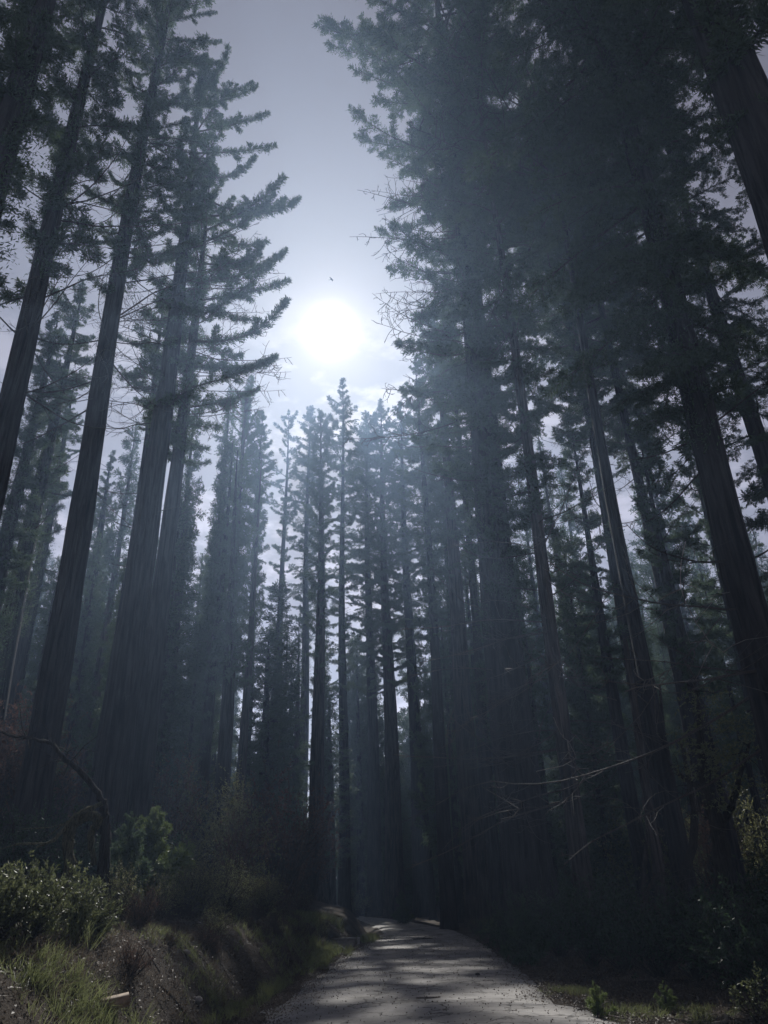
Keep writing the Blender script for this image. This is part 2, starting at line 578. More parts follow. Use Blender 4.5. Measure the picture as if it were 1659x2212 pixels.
def make_bough(L, seed, a0, a1, t0, Rb, nside, sidel, dens=54, sl=0.12, sw=0.031, bare_tip=0.0, mats=None, name='bough', pw=1.6, droop=0.0):
    rng = np.random.default_rng(seed)
    mb = MB()
    P = axis_path(L, a0, a1, rng, pw=pw)
    tube(mb, P, np.linspace(0.016 * L ** 0.75 + 0.008, 0.006, len(P)), 5, 0, cap=False)
    brush(mb, P, L, t0, Rb, dens, rng, sl, sw, droop=droop)
    for k in range(nside):
        t = t0 * 0.7 + (0.92 - t0 * 0.7) * (k + rng.random()) / nside
        A, d = along(P, np.array([t]))
        A, d = A[0], d[0] / np.linalg.norm(d[0])
        sgn = 1 if k % 2 else -1
        az = math.atan2(d[1], d[0]) + sgn * math.radians(rng.uniform(35, 65))
        l = sidel * L * (1.05 - t * 0.75) * rng.uniform(0.6, 1.15)
        S = axis_path(l, math.degrees(math.asin(np.clip(d[2], -1, 1))) - 10, a1 * 0.9 + rng.uniform(-15, 15), rng, 7, pw=pw)
        ca, sa = math.cos(az), math.sin(az)
        S = np.stack([S[:, 0] * ca - S[:, 1] * sa, S[:, 0] * sa + S[:, 1] * ca, S[:, 2]], 1) + A
        tube(mb, S, np.linspace(0.006 * L ** 0.5 + 0.004, 0.003, len(S)), 4, 0, cap=False)
        if rng.random() > bare_tip:
            brush(mb, S, l, 0.18, Rb * 0.75, dens, rng, sl, sw, droop=droop)
    return mb.mesh(name, mats or [M_TWIG, M_NEEDLE])


def make_dead(L, seed, a0, a1, ntw, mats=None, r0=0.03, tw=0.35, name='dead_branch', yaw=0.45, twr=0.0):
    rng = np.random.default_rng(seed)
    mb = MB()
    P = axis_path(L, a0, a1, rng, 14, yaw, 1.3)
    tube(mb, P, np.linspace(r0, 0.007, len(P)), 6, 0, cap=False)
    for k in range(ntw):
        t = rng.uniform(0.2, 0.98)
        A, d = along(P, np.array([t])); A, d = A[0], d[0] / np.linalg.norm(d[0])
        az = math.atan2(d[1], d[0]) + rng.choice([-1, 1]) * math.radians(rng.uniform(25, 75))
        l = tw * L * (1.15 - t) * rng.uniform(0.4, 1.2)
        S = axis_path(l, rng.uniform(-40, 30), rng.uniform(-30, 75), rng, 8, 0.7, 1.0)
        ca, sa = math.cos(az), math.sin(az)
        S = np.stack([S[:, 0] * ca - S[:, 1] * sa, S[:, 0] * sa + S[:, 1] * ca, S[:, 2]], 1) + A
        tube(mb, S, np.linspace(max(twr, r0 * 0.35), max(0.004, twr * 0.6), len(S)), 4, 0, cap=False)
        for _ in range(rng.integers(1, 4)):
            A2, d2 = along(S, np.array([rng.uniform(0.3, 0.95)])); A2, d2 = A2[0], d2[0] / np.linalg.norm(d2[0])
            e = d2 + rng.normal(0, 0.6, 3); e /= np.linalg.norm(e)
            l2 = l * rng.uniform(0.15, 0.45)
            tube(mb, [A2, A2 + e * l2 * 0.5 + rng.normal(0, 0.03, 3) * l2, A2 + e * l2 + rng.normal(0, 0.12, 3) * l2], np.array([0.005, 0.004, 0.003]) + twr * 0.35, 3, 0, cap=False)
    return mb.mesh(name, mats or M_TWIG)


B_LONG = [make_bough(6.0, 10 + i, -18 + 6 * i, 48 - 6 * i, 0.22, 0.36, 11, 0.26) for i in range(4)]
B_MID = [make_bough(3.8, 20 + i, -8 + 5 * i, 45 - 5 * i, 0.15, 0.34, 9, 0.30) for i in range(4)]
B_SHORT = [make_bough(2.1, 30 + i, 5 + 6 * i, 40, 0.06, 0.30, 7, 0.34, 58) for i in range(3)]
B_TINY = [make_bough(1.0, 40 + i, 15, 50, 0.0, 0.26, 4, 0.4, 62) for i in range(3)]
B_SPRAY = [make_bough(5.0, 50 + i, 8 - 6 * i, -22 + 8 * i, 0.12, 0.28, 18, 0.36, 42, 0.115, 0.03, 0.08, droop=0.25) for i in range(4)]
B_THIN = [make_bough(4.5, 60 + i, -15 + 5 * i, 40, 0.45, 0.24, 8, 0.3, 16, bare_tip=0.35) for i in range(3)]
B_DEAD = [make_dead(4.2, 70 + i, -25 + 12 * i, 15 + 12 * i, 11) for i in range(4)]
B_PALE = [make_dead(5.0, 80 + i, 10 - 14 * i, -30 + 12 * i, 9, M_GREYTWIG, 0.026, 0.4) for i in range(4)]
B_FRINGE = [make_dead(5.2, 130 + i, -12 + 8 * i, 5 + 14 * i, 16, M_TWIG, 0.03, 0.42, twr=0.014) for i in range(5)]
B_STUB = [make_dead(1.2, 90 + i, -10 + 25 * i, 10 + 10 * i, 3) for i in range(2)]
B_FINGER = [make_bough(4.6, 95 + i, -12 + 7 * i, 58 - 8 * i, 0.14, 0.27, 4, 0.2, 90, 0.12, 0.03, pw=1.3) for i in range(4)]
TEMPL = [(6.0, B_LONG), (3.8, B_MID), (2.1, B_SHORT), (1.0, B_TINY)]


def make_sleeve(seed, h=4.0, dens=150, Rb=0.42, name='trunk_shoots'):
    """new shoots sprouting straight from the bark, as a 4 m sleeve round a trunk of radius 1"""
    rng = np.random.default_rng(seed)
    mb = MB()
    n = dens
    th = rng.random(n) * 2 * math.pi
    z = rng.random(n) * h
    keep = vnoise(th * 2, z, 0.8, seed) > -0.22
    th, z = th[keep], z[keep]; n = len(th)
    d = np.stack([np.cos(th), np.sin(th), 0.55 + 0.5 * rng.random(n)], 1)
    d /= np.linalg.norm(d, axis=1, keepdims=True)
    A = np.stack([np.cos(th), np.sin(th), z], 1)
    return A, d, rng


def sleeve_mesh(seed, r0, r1, h, per_m, Rb, sl=0.11, sw=0.03):
    rng = np.random.default_rng(seed)
    n = int(per_m * h * 1.5)
    th = rng.random(n) * 2 * math.pi; z = rng.random(n) * h
    keep = vnoise(th * 1.5, z, 1.1, seed) > -0.12
    th, z = th[keep], z[keep]; n = len(th)
    r = r0 + (r1 - r0) * z / h
    d = np.stack([np.cos(th), np.sin(th), 0.35 + 0.6 * rng.random(n)], 1) + rng.normal(0, 0.25, (n, 3))
    d /= np.linalg.norm(d, axis=1, keepdims=True)
    A = np.stack([np.cos(th) * r, np.sin(th) * r, z], 1)
    nl = 9
    q = (np.arange(nl) + 0.5) / nl
    tl = Rb * (0.4 + 0.9 * rng.random(n))
    P = (A[:, None] + d[:, None] * (tl[:, None] * q)[..., None])
    side = np.cross(d, rng.normal(size=(n, 3))); side /= np.linalg.norm(side, axis=1, keepdims=True)
    sg = np.where(np.arange(nl) % 2 == 0, 1.0, -1.0)
    Dd = d[:, None] * 0.8 + side[:, None] * sg[None, :, None] * 0.8 + rng.normal(0, 0.25, (n, nl, 3))
    mb = MB()
    k = n * nl
    leaves(mb, P.reshape(-1, 3), Dd.reshape(-1, 3), sl * (0.65 + 0.7 * rng.random(k)), sw * (0.7 + 0.6 * rng.random(k)), rng)
    return mb.mesh('trunk_shoots', M_NEEDLE)


def trunk_mesh(H, r0, seed, nseg=20, nring=24, mat=None, flare=0.4, topfrac=0.06, pw=0.8, flute=0.055, lean=0.0, base=-0.6):
    rng = np.random.default_rng(seed)
    z = np.concatenate([np.linspace(base, 2.5, max(6, nring // 4)), np.linspace(2.5, H, nring)[1:]])
    th = np.arange(nseg) / nseg * 2 * math.pi
    zz, tt_ = np.meshgrid(z, th, indexing='ij')
    r = r0 * np.maximum(topfrac, (1 - np.clip(zz, 0, H) / H) ** pw) + r0 * flare * np.exp(-np.clip(zz + 0.2, 0, 9) / (0.9 * max(r0, 0.3) + 0.3))
    ph = rng.random(6) * 6.28
    fl = np.zeros_like(r)
    for k, (nn, a) in enumerate([(3, 0.5), (5, 0.6), (8, 0.5), (13, 0.35), (19, 0.3)]):
        fl += a * np.sin(nn * tt_ + ph[k] + 0.35 * np.sin(zz * 0.21 * (k + 1) + ph[k]))
    r = r * (1 + flute * fl * (1 + 1.2 * np.exp(-np.clip(zz, 0, 99) / 2.0)))
    r = r * (1 + 0.025 * np.sin(zz * 1.3 + ph[5]) + rng.normal(0, 0.008, r.shape))
    cx = 0.10 * np.sin(zz * 0.13 + ph[0]) * np.clip(zz / 12, 0, 1.3) + lean * zz
    cyy = 0.10 * np.sin(zz * 0.11 + ph[1]) * np.clip(zz / 12, 0, 1.3)
    V = np.stack([cx + r * np.cos(tt_), cyy + r * np.sin(tt_), zz], -1).reshape(-1, 3)
    k = len(z)
    i, j = np.meshgrid(np.arange(k - 1), np.arange(nseg), indexing='ij')
    a = (i * nseg + j).ravel(); b_ = (i * nseg + (j + 1) % nseg).ravel()
    mb = MB()
    V = np.concatenate([V, [[cx[-1, 0], cyy[-1, 0], H + r0 * 0.05]]])
    T = [[(k - 1) * nseg + q, (k - 1) * nseg + (q + 1) % nseg, k * nseg] for q in range(nseg)]
    mb.add(V, np.stack([a, b_, b_ + nseg, a + nseg], 1), T)
    return mb.mesh('trunk', mat or M_BARK, True)


def mat_bough(z, az, tilt, roll, s):
    return Matrix.Translation((0, 0, z)) @ Matrix.Rotation(az, 4, 'Z') @ Matrix.Rotation(-tilt, 4, 'Y') @ Matrix.Rotation(roll, 4, 'X') @ Matrix.Scale(s, 4)


def pick(L, rng, kind='n'):
    if kind == 's' and L > 1.8:
        return B_SPRAY[rng.integers(len(B_SPRAY))], L / 5.0
    if kind == 'm' and L > 1.5 and rng.random() < 0.55:
        return B_SPRAY[rng.integers(len(B_SPRAY))], L / 5.0
    if kind == 't' and L > 1.8:
        return B_THIN[rng.integers(len(B_THIN))], L / 4.5
    best = min(TEMPL, key=lambda q: abs(math.log(L / q[0])))
    return best[1][rng.integers(len(best[1]))], L / best[0]


def build_tree(seed, x, y, H, r0, label, profile, den=1.6, kind='n', mat=None, asym=0.0, asym_az=0.0, low_tilt=-10, high_tilt=45,
               dead=None, shoots=None, nseg=24, nring=30, group='redwoods along the road', name='redwood_tree', topfrac=0.06, stubs=0, pale=None,
               flare=0.25, skip=0.0, mesh_trunk=None, cat='tree', gap=None, fingers=None, fringe=None):
    """profile: list of (height in m, crown radius in m) from the lowest living bough up"""
    rng = np.random.default_rng(seed)
    z0 = gz(x, y)
    t = thing(name, label, cat, (x, y, z0), group)
    link('trunk', mesh_trunk or trunk_mesh(H, r0, seed, nseg, nring, mat, flare, topfrac), t)
    hz = np.array([p[0] for p in profile]); hr = np.array([p[1] for p in profile])
    n = int((hz[-1] - hz[0]) * den * 1.35)
    az = rng.random() * 6.28
    for i in range(n):
        z = hz[0] + (hz[-1] - hz[0]) * (i + rng.random()) / n
        if rng.random() < skip:
            continue
        if gap and gap[0] < z < gap[1] and rng.random() < gap[2]:
            continue
        az += 2.39996 + rng.normal(0, 0.35)
        fr = (z - hz[0]) / max(0.1, hz[-1] - hz[0])
        L = np.interp(z, hz, hr) * rng.uniform(0.6, 1.1) * (1 + asym * math.cos(az - asym_az))
        L *= 0.45 + 1.1 * (0.5 + float(vnoise(z * 1.0 + 13 * seed, 1.3 * math.cos(az) + 7.0, 1.25, 21)))
        if L < 0.35:
            continue
        me, s = pick(L, rng, kind)
        tilt = math.radians(low_tilt + (high_tilt - low_tilt) * fr ** 1.3 + rng.normal(0, 9))
        link('bough', me, t, mat_bough(z, az, tilt, rng.normal(0, 0.35), s))
    # leader
    if topfrac < 0.2:
        me, s = pick(max(0.9, min(2.2, hr[-1] * 1.4)), rng)
        link('bough', me, t, mat_bough(H - 0.4, rng.random() * 6, math.radians(70), 0, s))
    if fringe:
        for i in range(fringe[2]):
            link('dead_branch', B_FRINGE[rng.integers(5)], t, mat_bough(rng.uniform(fringe[0], fringe[1]), fringe[3] + rng.normal(0, 0.5), math.radians(rng.normal(2, 12)), rng.normal(0, 0.6), fringe[4] * rng.uniform(0.7, 1.2)))
    for i, (z, L, a) in enumerate(fingers or []):
        link('bough', B_FINGER[i % 4], t, mat_bough(z, a, math.radians(rng.normal(4, 8)), rng.normal(0, 0.2), L / 4.6))
    if dead:
        for i in range(dead[2]):
            z = rng.uniform(dead[0], dead[1])
            link('dead_branch', B_DEAD[rng.integers(4)], t, mat_bough(z, rng.random() * 6.28, math.radians(rng.normal(-2, 14)), rng.normal(0, 0.5), rng.uniform(0.5, 1.0) * (dead[3] if len(dead) > 3 else 1)))
    if pale:
        for i in range(pale[2]):
            z = rng.uniform(pale[0], pale[1])
            a = pale[3] + rng.normal(0, pale[4])
            link('dead_branch', B_PALE[rng.integers(4)], t, mat_bough(z, a, math.radians(rng.normal(0, 12)), rng.normal(0, 0.5), rng.uniform(0.7, 1.25)))
    for i in range(stubs):
        link('branch_stub', B_STUB[rng.integers(2)], t, mat_bough(rng.uniform(3, H * 0.5), rng.random() * 6.28, rng.normal(0, 0.2), 0, rng.uniform(0.5, 1.2)))
    if shoots:
        za, zb, per, Rb = shoots

        def rr(z): return r0 * max(topfrac, (1 - min(max(z, 0), H) / H) ** 0.8) + r0 * flare * math.exp(-max(z, 0) / (0.9 * max(r0, 0.3) + 0.3))
        o = link('trunk_shoots', sleeve_mesh(seed + 5, rr(za) * 0.95, rr(zb) * 0.95, zb - za, per, Rb), t, Matrix.Translation((0, 0, za)))
        o['kind'] = 'stuff'
    return t


def place(u, v, w, Y):
    """trunk that passes through photo point (u, v) at distance Y and is w wide there"""
    p = at(u, v, Y)
    d = proj(p)[2]
    return p[0], p[2], w / 2 / FPX * d


def hero(seed, u, v, w, Y, label, prof_px, vtop=None, H=None, extra_top=None, **kw):
    x, zr, rr = place(u, v, w, Y)
    z0 = gz(x, Y)
    Ht = (zcol(x, Y, vtop) - z0) if vtop is not None else H
    frac = max(0.5, 1 - min(max(zr - z0, 0), Ht * 0.97) / Ht)
    r0 = rr / frac ** 0.8
    prof = []
    for (vv, ru) in prof_px:
        z = zcol(x, Y, vv)
        prof.append((z - z0, ru / FPX * proj((x, Y, z))[2]))
    if extra_top:
        prof += extra_top
    prof = [p for p in prof if p[0] < Ht]
    prof.append((Ht - 0.3, kw.pop('rtop', 0.7)))
    for k in ('dead', 'shoots', 'pale', 'gap', 'fringe'):
        if kw.get(k):
            a = list(kw[k])
            za, zb = sorted((zcol(x, Y, a[0]) - z0, zcol(x, Y, a[1]) - z0))
            a[0], a[1] = max(za, 0.2), min(zb, Ht - 0.5)
            kw[k] = tuple(a)
    if kw.get('fingers'):
        kw['fingers'] = [(min(zcol(x, Y, vv) - z0, Ht - 0.6), L, a) for vv, L, a in kw['fingers']]
    return build_tree(seed, x, Y, Ht, r0, label, prof, **kw)


# ------------------------------------------------------------------ trees, left of the road
PI = math.pi
hero(101, 66, 100, 46, 11, 'nearest redwood on the left edge, its dark shaggy crown filling the top left corner', [(640, 90), (420, 60), (200, 95), (0, 130)], H=36, extra_top=[(30, 2.2)], den=2.6, shoots=(700, 0, 130, 0.6), nseg=40, low_tilt=-25, high_tilt=10)
hero(102, 55, 738, 44, 17, 'slanting slim redwood next to the left edge, bare below a hanging crown', [(640, 70), (450, 120), (200, 150), (0, 130)], H=40, extra_top=[(36, 2.0)], den=1.4, low_tilt=-28, high_tilt=10, dead=(950, 400, 22, 1.2), shoots=(620, 100, 80, 0.5), nseg=36)
hero(103, 180, 1083, 48, 22, 'tall straight redwood left of the thick twin trunks, long bare bole under a big crown', [(640, 60), (520, 110), (300, 120), (120, 125), (0, 115)], H=47, extra_top=[(43, 2.2)], den=1.25, fingers=[(v_, 2.3 + 0.25 * ((v_ // 30) % 4), -0.35 + 0.23 * ((v_ // 30) % 4)) for v_ in range(-20, 560, 34)] + [(v_, 2.2, 2.8 + 0.3 * ((v_ // 40) % 3)) for v_ in range(30, 520, 60)], low_tilt=-25, high_tilt=25, dead=(900, 300, 26, 1.2), shoots=(640, 60, 50, 0.5), nseg=48, nring=50, stubs=4)
hero(104, 256, 1600, 70, 27, 'thickest charred redwood on the left bank with a brush like tufted top', [(1000, 30), (820, 60), (700, 75), (560, 80), (440, 85), (330, 130), (250, 135), (180, 80)], vtop=128, den=1.7, low_tilt=-20, high_tilt=62, dead=(900, 380, 26, 1.1), fringe=(950, 420, 16, PI, 0.8), nseg=64, nring=70, asym=0.1, asym_az=0.3, stubs=6, fingers=[(190, 3.2, 0.2), (235, 3.6, -0.3), (285, 4.2, 0.1), (330, 4.4, -0.1), (375, 4.2, 0.4), (215, 2.6, 2.9), (300, 2.8, 3.4), (400, 2.6, 3.0), (170, 2.6, 0.9), (165, 2.0, -2.5)], gap=(15, 33, 0.5), flare=0.12)
hero(105, 345, 1333, 40, 29, 'redwood twin behind the thickest trunk with long upswept boughs reaching right', [(1010, 70), (900, 120), (760, 140), (640, 120), (520, 105), (430, 80), (400, 60)], vtop=372, den=1.7, low_tilt=-28, high_tilt=42, dead=(1000, 520, 20, 1.2), fringe=(900, 560, 16, 0.0, 0.95), asym=0.2, asym_az=0.0, nseg=40, nring=44, fingers=[(430, 5.0, 0.5), (465, 5.6, 0.1), (500, 5.6, -0.35), (525, 5.0, -0.05), (570, 4.6, 0.4), (610, 5.0, -0.2), (650, 5.0, 0.15), (690, 5.2, -0.4), (735, 5.6, 0.05), (790, 4.8, 0.3), (840, 4.6, -0.15), (880, 4.0, 0.2), (450, 3.6, 2.8), (420, 3.0, 1.2)], shoots=(1000, 420, 60, 0.5))
hero(106, 290, 1150, 26, 36, 'slender redwood with flat tufted boughs showing left of the thickest trunk', [(930, 40), (820, 85), (740, 95), (690, 50)], vtop=640, kind='m', den=2.4, dead=(1150, 850, 14), low_tilt=-15, high_tilt=35, nseg=24)
hero(107, 78, 1100, 30, 36, 'drooping redwood between the two slanting left trunks, top at mid height', [(1150, 35), (950, 55), (800, 85), (700, 75), (650, 35)], vtop=622, kind='m', den=2.6, low_tilt=-25, high_tilt=30, dead=(1250, 950, 10), shoots=(1400, 800, 70, 0.6))
hero(108, 118, 1040, 22, 46, 'small pointed redwood below the drooping one by the left edge', [(1300, 35), (1100, 50), (950, 48), (870, 25)], vtop=822, kind='m', den=2.6, low_tilt=-20, high_tilt=30, shoots=(1400, 900, 60, 0.6))
hero(109, 20, 1150, 30, 33, 'dark redwood cut by the left edge with shoots all up its bole', [(1350, 40), (1050, 70), (900, 75), (760, 50)], vtop=690, den=2.3, low_tilt=-25, high_tilt=25, shoots=(1500, 800, 110, 0.7))
hero(110, 200, 1250, 24, 58, 'narrow distant redwood right of the long bare bole with a ragged spire', [(1450, 40), (1250, 55), (1120, 40), (1040, 25)], vtop=985, kind='m', den=2.2, low_tilt=-12, high_tilt=25, dead=(1300, 1000, 10))
hero(111, 483, 1640, 28, 58, 'redwood with a blunt broken top like a bush in front of the left gap', [(1500, 30), (1300, 50), (1100, 65), (960, 62), (900, 45), (880, 42)], vtop=842, kind='m', den=2.7, topfrac=0.3, rtop=1.5, low_tilt=-15, high_tilt=55, nseg=32, nring=40, shoots=(1450, 880, 60, 0.55), stubs=5, mat=M_BARK2)
hero(112, 533, 1550, 19, 63, 'slim redwood beside the blunt topped one, tufts strung up its bole', [(1400, 18), (1150, 34), (1000, 42), (930, 30)], vtop=898, kind='m', den=2.3, low_tilt=-5, high_tilt=35, nseg=24, shoots=(1500, 950, 60, 0.5), stubs=3)
hero(113, 603, 1450, 15, 94, 'thinnest lone redwood against the bright gap with open separate tiers', [(1300, 38), (1150, 48), (1040, 50), (960, 44), (910, 30)], vtop=893, den=1.6, low_tilt=0, high_tilt=35, nseg=20, stubs=4, skip=0.3)
hero(114, 655, 1600, 20, 98, 'left one of the close redwood pair at the middle of the stand', [(1400, 30), (1200, 45), (1000, 48), (920, 36)], vtop=884, kind='m', den=2.4, low_tilt=-5, high_tilt=30, nseg=28, shoots=(1500, 950, 70, 0.6))
hero(115, 687, 1600, 28, 68, 'right one of the close redwood pair, slightly thicker and shaggier', [(1500, 30), (1200, 48), (1050, 55), (940, 40)], vtop=900, den=2.4, topfrac=0.12, rtop=0.8, nseg=32, low_tilt=0, high_tilt=35, shoots=(1350, 1010, 90, 0.5), mat=M_BARK2)
hero(116, 742, 1700, 22, 76, 'pagoda topped redwood right under the sun, standing at the road bend', [(1500, 40), (1250, 60), (1050, 58), (960, 62), (900, 50), (860, 30)], vtop=826, kind='m', den=2.2, low_tilt=-8, high_tilt=25, nseg=32, nring=40, shoots=(1400, 900, 50, 0.5))
# right of the road
hero(117, 806, 1700, 26, 92, 'first redwood right of the pagoda topped one, beyond the bend', [(1500, 50), (1250, 70), (1050, 80), (960, 55)], vtop=905, kind='m', den=2.6, low_tilt=-10, high_tilt=25, nseg=28, shoots=(1500, 950, 60, 0.6))
hero(118, 848, 1750, 34, 82, 'broad brown redwood right of the road bend', [(1500, 50), (1250, 80), (1050, 85), (930, 60)], vtop=880, kind='m', den=2.6, low_tilt=-10, high_tilt=25, nseg=32, mat=M_BARK2, shoots=(1400, 1000, 60, 0.6))
hero(119, 903, 1750, 32, 80, 'redwood between the broad brown one and the roadside bole', [(1450, 50), (1200, 70), (1000, 70), (930, 50)], vtop=880, kind='m', den=2.6, low_tilt=-10, high_tilt=25, nseg=28, shoots=(1500, 950, 60, 0.6))
hero(120, 957, 1750, 29, 48, 'straight dark redwood rising right at the road edge', [(1400, 40), (1150, 55), (950, 60), (850, 45)], vtop=780, kind='m', den=2.7, low_tilt=-15, high_tilt=25, nseg=36, nring=40, shoots=(1350, 900, 60, 0.6))
hero(121, 1000, 1500, 38, 52, 'stout redwood behind the roadside bole with lit bark edge', [(1150, 70), (950, 100), (800, 90)], vtop=660, kind='m', den=2.6, low_tilt=-15, high_tilt=25, nseg=36, mat=M_BARK2, stubs=5)
hero(122, 1046, 1600, 22, 44, 'slim redwood pressed against the left side of the darkest bole', [(1250, 45), (1000, 80), (800, 80)], vtop=640, kind='m', den=2.4, nseg=24, dead=(1600, 1200, 6))
hero(123, 1092, 1400, 80, 30, 'darkest thick redwood right of the road, crown wall rising beside the sun', [(1350, 60), (1150, 110), (950, 165), (800, 150), (650, 165), (500, 175), (350, 215), (230, 240), (100, 260), (0, 280)], H=62, extra_top=[(58, 4.0)], den=3.0, kind='n', low_tilt=-25, high_tilt=5, nseg=56, nring=60, dead=(1400, 200, 40, 1.3), shoots=(1400, 300, 110, 0.8), pale=(1750, 1350, 12, -2.3, 0.7), fringe=(900, 380, 24, PI - 0.2, 1.1))
hero(124, 1207, 1500, 33, 27, 'reddish redwood leaning past the darkest bole, bare low twigs hanging', [(1150, 60), (950, 120), (700, 160), (500, 170), (300, 180), (100, 180)], H=50, extra_top=[(46, 3.0)], den=2.2, kind='s', low_tilt=-22, high_tilt=10, nseg=36, nring=44, mat=M_BARK2, pale=(1750, 1150, 22, -2.6, 0.9), dead=(1300, 600, 16))
hero(125, 1545, 1050, 66, 15, 'massive leaning looking redwood crossing the right side of the view', [(900, 150), (700, 260), (450, 300), (200, 330), (0, 300)], H=48, extra_top=[(44, 3.0)], den=3.4, kind='s', low_tilt=-30, high_tilt=5, nseg=72, nring=80, shoots=(1000, 0, 70, 0.7), dead=(1250, 800, 8), pale=(1600, 1150, 5, -2.9, 0.5))
hero(126, 1600, 200, 100, 9, 'closest redwood trunk cutting across the top right corner', [(300, 120), (100, 200), (-100, 250)], H=40, extra_top=[(36, 3.5)], den=1.6, kind='s', low_tilt=-25, high_tilt=5, nseg=72, nring=90)
hero(127, 1330, 800, 16, 36, 'redwood hidden in the crown wall between the darkest and the massive bole', [(1000, 90), (800, 190), (600, 230), (400, 250), (200, 260), (0, 260)], H=52, extra_top=[(48, 3.5)], den=2.3, kind='s', low_tilt=-28, high_tilt=5, nseg=36, shoots=(950, 100, 30, 0.7), dead=(1100, 300, 40, 1.3))
hero(128, 1215, 600, 16, 38, 'redwood filling the crown wall just right of the darkest bole', [(950, 90), (750, 170), (500, 250), (300, 260), (100, 280), (0, 290)], H=56, extra_top=[(52, 4.0)], den=2.3, low_tilt=-28, high_tilt=0, nseg=36, shoots=(950, 100, 60, 0.7), dead=(1150, 600, 20, 1.2))
hero(129, 1180, 300, 15, 29, 'redwood whose long shaggy boughs overhang the road high up by the sky gap', [(420, 200), (250, 330), (150, 330), (40, 340), (-40, 330)], H=44, extra_top=[(40, 4.0)], den=2.3, low_tilt=-22, high_tilt=0, nseg=36, dead=(500, 50, 26, 1.6), asym=0.2, asym_az=PI, shoots=(500, 0, 120, 0.7), fringe=(480, 20, 22, PI, 1.5))
hero(130, 1517, 1550, 28, 30, 'pointed redwood standing in the bright hole left of the massive bole', [(1500, 80), (1250, 110), (1080, 80), (1000, 40)], vtop=930, den=2.6, kind='s', low_tilt=-18, high_tilt=20, nseg=28, dead=(1600, 1100, 10))
hero(131, 1325, 1500, 24, 38, 'thin dark redwood between the reddish one and the bright hole', [(1500, 70), (1250, 90), (1050, 70), (980, 40)], vtop=900, kind='m', den=2.6, low_tilt=-15, high_tilt=20, nseg=24, dead=(1600, 1100, 10))
hero(132, 1640, 950, 34, 24, 'redwood seen through the foliage at the right edge behind the massive bole', [(1400, 120), (1100, 150), (900, 160), (700, 150), (500, 140)], H=42, extra_top=[(38, 2.5)], den=3.0, kind='s', low_tilt=-22, high_tilt=10, nseg=28, dead=(1500, 1000, 8))
hero(133, 1612, 1500, 20, 34, 'slim redwood behind the lower end of the massive bole', [(1600, 90), (1300, 110), (1100, 80)], vtop=980, den=2.6, kind='s', low_tilt=-18, high_tilt=15, nseg=24)

ZONES = [(0, 215, 'left of the thickest trunk'), (215, 470, 'between the twin trunks and the blunt topped redwood'), (470, 640, 'behind the slim redwoods of the left gap'),
         (640, 800, 'around the redwood pair by the road bend'), (800, 1060, 'behind the redwoods right of the bend'), (1060, 1330, 'behind the darkest bole'), (1330, 1659, 'behind the massive bole on the right')]


def zone(x, y):
    u = proj((x, y, gz(x, y) + 2))[0]
    for a, b_, s in ZONES:
        if u < b_:
            return s
    return ZONES[-1][2]


# ------------------------------------------------------------------ the farther stand: shared trunks and crowns
FAR_TRUNK = [trunk_mesh(30.0, 0.55, 400 + i, 14, 22, [M_BARK, M_BARK2][i % 2], 0.35) for i in range(3)]


def far_crown(seed, H=30.0, z0=7.0, R=2.8, n=120):
    rng = np.random.default_rng(seed)
    mb = MB()
    az = 0
    for i in range(n):
        z = z0 + (H - 0.4 - z0) * (i + rng.random()) / n
        az += 2.4 + rng.normal(0, 0.4)
        fr = (z - z0) / (H - z0)
        L = R * (1 - fr ** 1.6 * 0.8) * rng.uniform(0.55, 1.15)
        P = axis_path(L, -20 + 35 * fr, 25 + 20 * fr, rng, 8)
        c_, s_ = math.cos(az), math.sin(az)
        P = np.stack([P[:, 0] * c_ - P[:, 1] * s_, P[:, 0] * s_ + P[:, 1] * c_, P[:, 2] + z], 1)
        tube(mb, P, np.linspace(0.03, 0.008, 8), 3, 0, cap=False)
        brush(mb, P, L, 0.10, 0.50, 30, rng, 0.20, 0.075, 6)
    return mb.mesh('crown', [M_TWIG, M_NEEDLE])


FAR_CROWN = [far_crown(500 + i, z0=[5, 9, 3, 12, 6, 4, 15][i], R=[2.7, 3.2, 3.6, 2.6, 1.3, 1.6, 2.2][i], n=[120, 95, 140, 75, 150, 120, 60][i]) for i in range(7)]
rng = np.random.default_rng(7)
taken = []
cnt = 0
while cnt < 105:
    yy = rng.uniform(60, 118)
    xx = rng.uniform(-0.62, 0.62) * yy * 1.02
    if roadl(yy) - 2.5 < xx < roadr(yy) + 2.5 and yy < 118:
        continue
    if any((xx - a) ** 2 + (yy - b_) ** 2 < 8 for a, b_ in taken):
        continue
    uu, vv, dd = proj((xx, yy, gz(xx, yy) + 30))
    Hs = rng.uniform(0.75, 1.5)
    if 540 < uu < 800:
        Hs = rng.uniform(0.6, 1.0)
    taken.append((xx, yy)); cnt += 1
    z_ = zone(xx, yy)
    t = thing('redwood_tree', 'slender redwood of the veiled far stand ' + z_, 'tree', (xx, yy, gz(xx, yy)), 'far stand redwoods ' + z_, rng.random() * 6.28)
    sxy = rng.uniform(0.85, 1.25)
    S = Matrix.Diagonal((sxy, sxy, Hs, 1))
    link('trunk', FAR_TRUNK[rng.integers(3)], t, S)
    link('crown', FAR_CROWN[rng.integers(7)], t, S)

